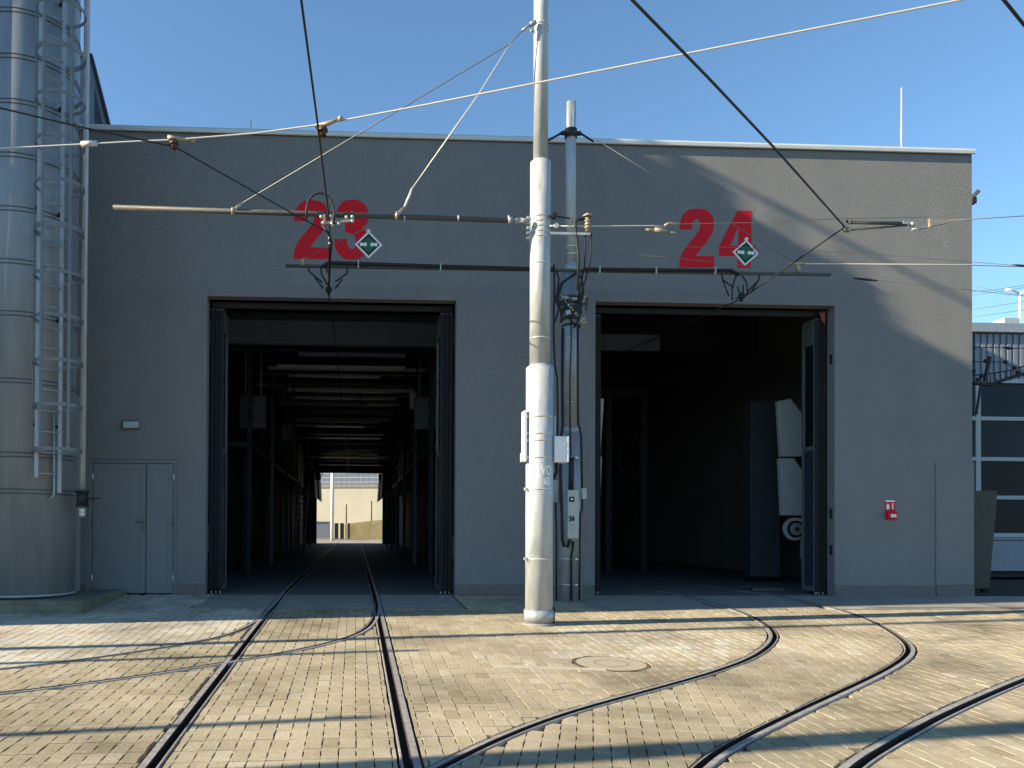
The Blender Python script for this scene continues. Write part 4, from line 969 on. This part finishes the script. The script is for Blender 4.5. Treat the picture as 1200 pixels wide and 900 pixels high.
# ================================================================== SIGNS ON THE STAYS
def diamond(px, py, r, topy, lab, tilt):
    Y = YB+.03; c = onY(px, py, Y); k = r/920*11.9
    t = empty('diamond_sign', (c.x, Y, c.z), lab, 'sign', 'green diamond signs hung over the doorways')
    def dia(s, y0, y1): return [(c.x+s*math.cos(a+tilt), c.z+s*math.sin(a+tilt)) for a in (0, math.pi/2, math.pi, 1.5*math.pi)], y0, y1
    for s, y0, y1, nm, m in ((k, Y-.012, Y+.004, 'border', M['white']), (k*.82, Y-.015, Y-.0121, 'dark_field', M['black']), (k*.62, Y-.018, Y-.0151, 'green_field', M['green'])):
        mm = MB(); mm.disc_prism(*dia(s, y0, y1)); mm.build(nm, m, t)
    for f_ in (-.52, -.26, .26, .52):
        mm = MB(); q = c+Vector((math.cos(tilt), 0, math.sin(tilt)))*k*f_; mm.tube([(q.x, Y-.021, q.z), (q.x, Y-.0181, q.z)], .028, 12); mm.build('dot', M['white'], t)
    tp = onY(px-math.sin(tilt)*r, topy, Y)
    mm = MB(); mm.bar((tp.x, Y-.005, tp.z), (c.x-math.sin(tilt)*k, Y-.005, c.z+k*.97), .035, .012, (0, 1, 0)); mm.ball((tp.x, Y-.005, tp.z), .03, 8); mm.build('hanger', M['white'], t)
diamond(432, 287, 15.7, 271, 'green and white diamond sign with four dots beside the red number 23', 0.0)
diamond(873.5, 296.5, 15.5, 280.5, 'green and white diamond sign with four dots in front of the red number 24', -.06)

# ================================================================== OVERHEAD WIRES
def wire(name, pts, r, m, label, cat='wire', n=6):
    mm = MB(); mm.tube(pts, r, n)
    o = mm.build(name, m, fix=False); return tag(o, label, cat)
ZC = 4.8
w23 = [onZ(345, -160, ZC), onZ(353, 0, ZC), onZ(372.5, 147, ZC), onZ(386.5, 262, ZC), onY(385.3, 345, YB), Vector((-.41, 2.0, 4.72)), Vector((-.41, 20, 4.7)), Vector((-.41, 36.6, 4.6))]
c23 = wire('contact_wire', w23, .0105, M['wire'], 'black overhead contact wire running down the middle into doorway 23')
wl = [onZ(-120, 100, ZC), onZ(0, 126.5, ZC), onZ(100, 150, ZC), onZ(205, 172, ZC), onZ(300, 226, ZC), onZ(350, 254, ZC), onZ(384, 272, ZC-.02)]
wire('contact_wire', wl, .009, M['wire'], 'thin dark contact wire curving in from the left past the tank to the number 23')
w24 = [onZ(640, -120, ZC), onZ(741, 0, ZC), onZ(830, 91, ZC), onZ(911, 177, ZC), onZ(990, 266, ZC), onY(869, 350, YB-.1), Vector((5.4, 4, 4.7)), Vector((5.3, 20, 4.6))]
wire('contact_wire', w24, .011, M['wire'], 'black contact wire crossing the right side and bending into doorway 24')
wr = [onZ(1165, -14, ZC), onZ(1200, 29, ZC), onZ(1260, 100, ZC)]
wire('contact_wire', wr, .011, M['wire'], 'short stretch of black wire cutting the top right corner')
# bright span wire across the front
zs = 4.86
ws = [Vector((-9.0, -4.4, 4.95)), onZ(0, 174, zs), onZ(105, 168.5, zs), onZ(162, 165.5, zs), onZ(208, 163.5, zs), onZ(300, 156, zs), onZ(375, 146, zs), onZ(500, 122.5, zs), onZ(640, 95, zs), onZ(880, 48, zs), onZ(1130, -1, zs), onZ(1230, -22, zs)]
sw = empty('span_wire', tuple(ws[4]), 'bright span wire stretched right across the picture in front of the masts', 'wire')
m_ = MB(); m_.tube(ws, .0085, 6); m_.build('rope', M['wirelit'], sw, fix=False)
a, b_ = onZ(96, 169, zs), onZ(113, 168, zs)
m_ = MB(); m_.tube([a, b_], [.03, .03], 8); m_.build('turnbuckle', M['zinc'], sw)
for px, py, qx, qy in ((197, 162, 226, 164), (372, 149, 399, 139)):
    a, b_ = onZ(px, py, zs), onZ(qx, qy, zs); mid = a.lerp(b_, .25)
    m_ = MB(); m_.tube([a, mid, b_], [.035, .025, .016], 8); m_.ball(tuple(b_), .028, 8); hg = m_.build('wire_clip', M['brass'], sw, fix=False)
    m_ = MB(); m_.cyl(mid.x, mid.y, mid.z-.1, mid.z-.01, .03, 10); m_.cyl(mid.x, mid.y, mid.z-.06, mid.z-.035, .045, 10); m_.build('insulator', M['porcelain'], hg, fix=False)
# clamps where the wires meet under the upper arm
cg = onY(386, 262, YA); t = empty('wire_clamp', tuple(cg), 'cluster of shiny clamps with a looped cable on the upper arm before the 23', 'clamp')
for px, py in ((376.5, 254), (387, 254), (379, 261), (389, 262), (397, 262), (406, 254.5), (413, 254), (413, 259)):
    p = onY(px, py, YA-.05); m_ = MB(); m_.ball(tuple(p), .022, 8); m_.build('bolt', M['zinc'], t, fix=False)
m_ = MB(); m_.bar(onY(376, 262, YA-.04), onY(412, 259, YA-.04), .04, .03); m_.bar(onY(380, 252, YA-.04), onY(380, 264, YA-.04), .03, .05); m_.bar(onY(388, 252, YA-.04), onY(390, 266, YA-.04), .03, .05); m_.build('clamp_body', M['brass'], t)
m_ = MB(); m_.tube([onY(359, 258, YA-.06), onY(359, 245, YA-.06), onY(362, 234, YA-.06), onY(368, 227.5, YA-.06), onY(377, 226, YA-.06), onY(385, 230, YA-.06), onY(390, 239, YA-.06), onY(392, 252, YA-.06), onY(391, 262, YA-.06)], .013, 8); m_.build('loop_cable', M['cable'], t)
m_ = MB(); m_.tube([onY(378, 264, YA), onY(386, 275, YA), onY(388.5, 285, YA+.3), onY(387, 300, YA+1), onY(385.5, 335, YB)], .014, 8); m_.build('drop_cable', M['cable'], t)
for py in (279, 285): 
    p = onY(386, py, YA+.2); m_ = MB(); m_.ball(tuple(p), .016, 8); m_.build('bolt', M['palep'], t, fix=False)
# pull-off on the right
YP = -3.05
t = empty('pull_off', tuple(onY(990, 264, YP)), 'grey pull off tubes and tensioner holding the bend in the black wire', 'tensioner')
m_ = MB(); m_.tube([onY(996, 260.5, YP), onY(1062, 262, YP)], .022, 10); m_.build('insulator_rod', M['arm'], t)
m_ = MB(); m_.tube([onY(996, 269.5, YP), onY(1063, 264, YP)], .012, 8); m_.build('lower_rod', M['arm'], t)
m_ = MB(); m_.bar(onY(990, 259, YP), onY(991, 271, YP), .05, .05, (0, 1, 0)); m_.bar(onY(990, 260, YP), onY(996, 260.4, YP), .05, .045); m_.bar(onY(990, 269, YP), onY(996, 269.6, YP), .05, .045); m_.build('end_clamp', M['brass'], t)
m_ = MB(); m_.bar(onY(1057, 261.5, YP), onY(1063, 262, YP), .05, .035); m_.ball(tuple(onY(1069, 263, YP)), .035, 10); m_.tube([onY(1068, 269, YP), onY(1080, 267.5, YP), onY(1086, 266, YP)], .016, 8); m_.build('clevis', M['steel2'], t)
m_ = MB(); A_, B_, C2_ = onY(1088, 256.5, YP), onY(1089, 266, YP), onY(1111, 258.5, YP)
m_.disc_prism([(A_.x, A_.z), (B_.x, B_.z), (C2_.x, C2_.z-.03), (C2_.x, C2_.z)], YP-.02, YP+.02); m_.build('tension_wedge', M['brass'], t)
s0 = onY(653, 265, YA)
wire('span_wire', [s0, onY(700, 265, YP), onY(765, 264.5, YP), onY(780, 265.5, YP)], .0075, M['wirelit'], 'pale wire leaving the thick mast to the right below the upper clamps')
t2 = [onY(778, 263, YP), onY(800, 262.5, YP), onY(880, 261, YP), onY(990, 256, YP), onY(1088, 254.5, YP)]
wire('span_wire', t2, .004, M['rope'], 'hair thin wire passing across the red 24 to the tensioner')
m_ = MB(); m_.tube([onY(757, 269, YP), onY(767, 269.5, YP)], .014, 8); m_.tube([onY(767, 269, YP), onY(781, 271, YP)], .03, 8); m_.tube([onY(784, 272, YP), onY(793, 273.5, YP)], .014, 8); m_.tube([onY(779, 264.5, YP), onY(783, 262, YP), onY(797, 262.5, YP)], .017, 8)
tag(m_.build('wire_splice', M['brass']), 'small metal wire splice just left of the red 24', 'splice')
wire('span_wire', [onY(1111, 258.5, YP), onY(1200, 253, YP), onY(1300, 247, YP)], .006, M['rope'], 'thin wire running from the tensioner to the right edge of the sky')
wire('span_wire', [onY(932, 309, YB), onY(1138, 310.5, YB), onY(1188, 312, YB), onY(1320, 314, YB)], .011, M['wirelit'], 'bright taut wire from the lower arm end to the right edge')
def spl(a, b_, Y, r=.02):
    mm = MB(); p, q = onY(*a, Y), onY(*b_, Y); mm.tube([p, p.lerp(q, .35), p.lerp(q, .65), q], [r*.5, r, r, r*.5], 8); return mm
def ins_wire(pts, sa, sb_, Y, label, r=.004):
    t = empty('span_wire', tuple(onY(*pts[0], Y)), label, 'wire')
    mm = MB(); mm.tube([onY(*p, Y) for p in pts], r, 5); mm.build('rope', M['rope'], t, fix=False)
    if sa: spl(sa, sb_, Y).build('insulator', M['wire'], t, fix=False)
ins_wire([(690, 288), (860, 290), (1005, 296), (1138, 307), (1190, 311), (1300, 316)], (1186, 310.5), (1204, 312), YB, 'thin upper wire with a dark insulator at the right edge')
ins_wire([(690, 298), (780, 301), (900, 314), (1000, 326), (1015, 327.5), (1138, 340), (1200, 347), (1300, 356)], (1000, 326), (1028, 329), YB, 'thin lower wire with a short insulator below the sunlit wall patch')
m_ = spl((751, 299.5), (782, 301.5), YB, .012); tag(m_.build('wire_splice', M['brass']), 'tiny splice on a thin wire under the red 2 of 24', 'splice')
YF = 14
for k, pts in enumerate(([(1120, 343), (1163, 340), (1240, 328)], [(1120, 349), (1240, 331)], [(1120, 366), (1240, 347)], [(1120, 374), (1240, 358)], [(1140, 335), (1190, 345), (1240, 352)])):
    wire('far_wire', [onY(a, b_, YF) for a, b_ in pts], .008, M['rope'], ['highest faint wire in the sky strip right of the depot', 'second faint wire down in the sky strip right of the depot', 'third faint wire down, crossing the far lamp post', 'lowest faint wire just above the old hall roof', 'faint wire descending to the far lamp post head'][k])

# ================================================================== OLD HALL ON THE RIGHT
YO = 5.0
old = empty('old_hall', (14, YO, 0), 'old glazed hall with corrugated upper wall behind the right corner of the depot', 'hall')
def OX(px, py): return onY(px, py, YO)
xl = 10.5; xr = 26.0
zt_, zc_, zg_ = OX(1170, 389).z, OX(1170, 448).z, OX(1170, 490).z
m_ = MB(); m_.box(xl, xr, YO+.12, YO+16, 0, zt_); m_.build('body', M['hallwall'], old, fix=False)
n = 0; x = xl
while x < xr and n < 110:
    m_ = MB(); m_.box(x, x+.085, YO+.028, YO+.0605, zc_, zt_-.05); m_.build('cladding_rib', M['corr'], old, fix=False)
    x += .155; n += 1
m_ = MB(); m_.box(xl, xr, YO+.06, YO+.12, zc_, zt_-.03); m_.build('cladding_sheet', M['corr'], old, fix=False)
m_ = MB(); m_.box(xl, xr+.1, YO-.06, YO+16, zt_-.02, zt_+.2); m_.build('roof_edge', M['steel2'], old, bevel=.01)
m_ = MB(); m_.box(OX(1150, 450).x+.4, xr, YO-.02, YO+.1, zc_-.02, zc_+.08); m_.build('sill', M['steel2'], old, bevel=.004)
a = onY(1177, 372, YO+3); m_ = MB(); m_.box(a.x, a.x+.45, YO+3, YO+3.4, zt_+.2, a.z+.0); m_.build('roof_box', M['palep'], old, bevel=.01)
for zz_ in (.33, .5):
    m_ = MB(); m_.tube([(xl, YO+2, zt_+zz_), (xr, YO+2, zt_+zz_)], .015, 6); m_.build('roof_rail', M['steel'], old)
rows = [447, 490.5, 538, 583, 627]
zs_ = [OX(1170, r).z for r in rows]
vx = [OX(1146.5, 500).x+k*2.3 for k in range(5)]
for i, z_ in enumerate(zs_[1:]):
    m_ = MB(); m_.box(xl, xr, YO+.0, YO+.1, z_-.045, z_+.045); m_.build('glazing_bar', M['palep'], old, bevel=.004)
for x_ in vx:
    m_ = MB(); m_.box(x_-.06, x_+.06, YO-.005, YO+.1, zs_[-1]+.05, zc_-.03); m_.build('mullion', M['palep'], old, bevel=.004)
xx = [xl]+vx+[xr]
for i in range(len(xx)-1):
    for j in range(4):
        m_ = MB(); m_.box(xx[i]+.07, xx[i+1]-.07, YO+.05, YO+.07, zs_[j+1]+.05, zs_[j]-.05); m_.build('pane', M['pane'] if j < 2 else M['panebr'], old, fix=False)
m_ = MB(); m_.box(xl, xr, YO-.12, YO+.02, .15, zs_[-1]-.05); m_.build('base_panel', M['corr'], old, bevel=.01)
m_ = MB(); m_.box(xl, xr, YO-.13, YO-.1, .85, .87); m_.build('panel_joint', M['darksteel'], old, fix=False)
# dark gantry arm with wires in front of the old hall
YG = 3.4
t = empty('wire_support_arm', tuple(onY(1152, 440, YG)), 'black bracket arm with insulators and stays in front of the old hall', 'bracket')
G = lambda a, b_: onY(a, b_, YG)
m_ = MB(); m_.bar(G(1160, 418), G(1154, 447), .055, .05); m_.build('strut', M['wire'], t)
m_ = MB(); m_.bar(G(1150, 447), G(1144, 486), .035, .035); m_.build('strut', M['wire'], t)
m_ = MB(); m_.tube([G(1140, 449), G(1160, 451), G(1180, 444), G(1200, 438), G(1240, 430)], .035, 8); m_.build('lower_chord', M['wire'], t)
m_ = MB(); m_.tube([G(1140, 440), G(1158, 438), G(1185, 434), G(1196, 430), G(1240, 424)], .014, 6); m_.build('upper_chord', M['wire'], t)
for k, x_ in enumerate(range(1160, 1200, 6)):
    m_ = MB(); m_.tube([G(x_, 438-(x_-1158)*.1), G(x_+1, 449-(x_-1160)*.25)], .01, 5); m_.build('lacing', M['wire'], t, fix=False)
for px, py in ((1140, 423), (1155, 423), (1178, 424), (1189, 431), (1141, 435), (1172, 447), (1184, 443), (1193, 437), (1146, 445), (1150, 441)):
    m_ = MB(); m_.ball(tuple(G(px, py)), .045, 8); m_.build('insulator', M['wire'], t, fix=False)
m_ = MB(); m_.tube([G(1136, 424), G(1155, 424), G(1178, 424), G(1190, 433), G(1200, 441)], .01, 5); m_.tube([G(1141, 390), G(1141, 450)], .012, 5); m_.build('stay_wire', M['wire'], t, fix=False)
wire('far_wire', [onY(1136, 407, YG), onY(1170, 407.5, YG), onY(1240, 409, YG)], .009, M['wire'], 'dark wire crossing the corrugated wall of the old hall')
m_ = spl((1176, 407.5), (1188, 408.5), YG, .03); tag(m_.build('wire_splice', M['wire']), 'dark insulator on the wire before the corrugated wall', 'insulator')
# tapered steel container by the corner
YK = .6
K = lambda a, b_: onY(a, b_, YK)
t = empty('steel_skip', (K(1155, 690).x, YK, 0), 'tall dark olive steel container on feet behind the right corner of the depot', 'container')
a, b_, c, d_ = K(1138, 575), K(1169, 575), K(1160, 690), K(1138, 690)
m_ = MB(); m_.disc_prism([(a.x, a.z), (b_.x, b_.z), (b_.x, b_.z-.12), (c.x, c.z), (d_.x, d_.z)], YK, YK+.9); m_.build('body', M['bin'], t, bevel=.012)
for px in (1146, 1157):
    p = K(px, 690); m_ = MB(); m_.box(p.x-.04, p.x+.04, YK+.03, YK+.11, 0, p.z); m_.build('foot', M['rubber'], t)
# double-armed lamp post far off
YL = 38
t = empty('lamp_post', tuple(onY(1195, 600, YL)), 'distant white lamp post with two arms above the old hall roof', 'street lamp')
b_ = onY(1195, 345, YL)
m_ = MB(); m_.tube([(b_.x, YL, 0), (b_.x, YL, b_.z)], [.12, .06], 8); m_.build('pole', M['white'], t)
for s in (-1, 1):
    e = onY(1195+s*16, 339.5, YL); m_ = MB(); m_.tube([(b_.x, YL, b_.z), ((b_.x+e.x)/2, YL, e.z-.02), (e.x, YL, e.z)], [.06, .07, .1], 8); m_.build('lamp_arm', M['white'], t)

# ================================================================== SEEN THROUGH THE HALL
YW = 56
R_ = lambda a, b_, Y=YW: onY(a, b_, Y)
rw = empty('retaining_wall', (0, YW, 0), 'sunlit pale retaining wall seen through the far end of bay 23', 'wall')
zt2 = R_(410, 570).z
m_ = MB(); m_.add([(-30, YW+9, 0), (30, YW-9+4, 0), (30, YW-9+4, zt2), (-30, YW+9, zt2), (-30, YW+9.6, 0), (30, YW-4.4, 0), (30, YW-4.4, zt2), (-30, YW+9.6, zt2)], [(0, 1, 2, 3), (4, 7, 6, 5), (3, 2, 6, 7), (0, 4, 5, 1)]); m_.build('wall_face', M['retain'], rw, fix=False)
def yw(x): return YW+9+(x+30)/60*(-14)
m_ = MB(); m_.add([(x, yw(x)-.08+dy, z) for z in (zt2, zt2+.25) for x in (-30, 30) for dy in (0, .6)], [(0, 1, 3, 2), (4, 6, 7, 5), (0, 4, 5, 1), (2, 3, 7, 6), (0, 2, 6, 4), (1, 5, 7, 3)]); m_.build('coping', M['conc'], rw)
for k in range(41):
    x = -8+k*.45*1.0; x = -6+k*.5
    if x > 9: break
    m_ = MB(); m_.box(x-.03, x+.03, yw(x), yw(x)+.06, zt2+.25, zt2+1.5); m_.build('railing_post', M['palep'], rw, fix=False)
for z_ in (.5, .9, 1.3): 
    m_ = MB(); m_.bar((-20, yw(-20), zt2+z_), (20, yw(20), zt2+z_), .05, .06); m_.build('railing_bar', M['palep'], rw, fix=False)
m_ = MB(); m_.add([(-20, 75, zt2-.2), (20, 72, zt2-.2), (20, 72, 9.5), (-20, 75, 9.5), (-20, 80, 9.5), (20, 80, 9.5)], [(0, 1, 2, 3), (3, 2, 5, 4)]); o = m_.build('grey_shed', M['corr'], fix=False); tag(o, 'grey cladding wall of a shed above the far retaining wall', 'shed')
yf = 53
lw = MB(); q = [R_(404, 615, yf), R_(470, 600, yf), R_(470, 634, yf), R_(404, 634, yf)]
lw.disc_prism([(q[3].x, 0), (q[2].x+3, 0), (q[2].x+3, R_(470, 604, yf).z+.2), (q[0].x, R_(404, 614, yf).z)], yf, yf+.3)
tag(lw.build('ramp_wall', M['retain2']), 'low ochre ramp wall rising to the right beyond the far door', 'wall')
for px, py in ((406, 591), (435.5, 587)):
    p = R_(px, py, yf+.1); m_ = MB(); m_.tube([(p.x, yf+.1, R_(px, 612, yf).z-.1), (p.x, yf+.1, p.z)], .05, 6); tag(m_.build('fence_post', M['darksteel']), 'dark post on the ramp wall beyond the far door, %s' % ('left one' if px < 420 else 'right one'), 'post')
p = R_(389.5, 600, 46); m_ = MB(); m_.cyl(p.x, 46, 0, 7.5, .13, 20); tag(m_.build('far_mast', M['white'], fix=False), 'white mast in full sun outside the far end of bay 23', 'mast')
for a_, b2, lb in ((392, 396.5, 'left dark doorway cabinet at the foot of the far wall'), (398.5, 403, 'middle dark cabinet at the foot of the far wall'), (407.5, 410, 'narrow dark cabinet at the foot of the far wall')):
    p, q = R_(a_, 613, 52), R_(b2, 633, 52); t = empty('far_cabinet', ((p.x+q.x)/2, 52, 0), lb, 'cabinet'); m_ = MB(); m_.box(p.x, q.x, 52, 52.5, .08, p.z); m_.build('housing', M['darksteel'], t, bevel=.02); m_ = MB(); m_.box(p.x-.03, q.x+.03, 51.95, 52.55, 0, .08); m_.build('base', M['conc'], t)
p, q = R_(369, 612, 50), R_(386, 631, 50); t = empty('grey_container', ((p.x+q.x)/2, 50, 0), 'grey container standing left of the white mast beyond the far door', 'container'); m_ = MB(); m_.box(p.x-.5, q.x, 50, 51.2, .1, p.z); m_.build('box', M['corr'], t, bevel=.03); m_ = MB(); m_.box(p.x-.5, q.x+.05, 49.95, 51.25, p.z, p.z+.08); m_.build('lid', M['steel2'], t, bevel=.01)

# ================================================================== MASTS OFF TO THE LEFT (their shadows cross the yard)
def yline(x0, y0, x): return y0+(x-x0)*math.tan(SUN_AZ)
for (x0, y0, X, tipx, r, lb) in ((-3.5, -4.55, -9.5, 30, .085, 'slim tall mast left of the yard, nearest the depot'), (-3.19, -5.25, -9.8, .8, .06, 'slim low post left of the yard, second from the depot'),
        (.1, -8.12, -8.5, 30, .15, 'thick mast left of the yard, farthest from the depot'), (-2.22, -7.45, -10.0, .25, .06, 'slim post left of the yard, third from the depot')):
    y = yline(x0, y0, X); hgt = min(12.5, gz(y)+(tipx-X)/math.cos(SUN_AZ)*math.tan(SUN_EL))
    t = empty('side_mast', (X, y, gz(y)), lb, 'mast', 'masts along the left side of the yard')
    m_ = MB(); m_.cyl(X, y, gz(y)-.02, hgt, r, 20, r2=r*.8); m_.build('pole', M['steel'], t, fix=False)
    m_ = MB(); m_.cyl(X, y, gz(y)-.02, gz(y)+.15, r+.05, 20); m_.build('foot', M['conc'], t, fix=False)
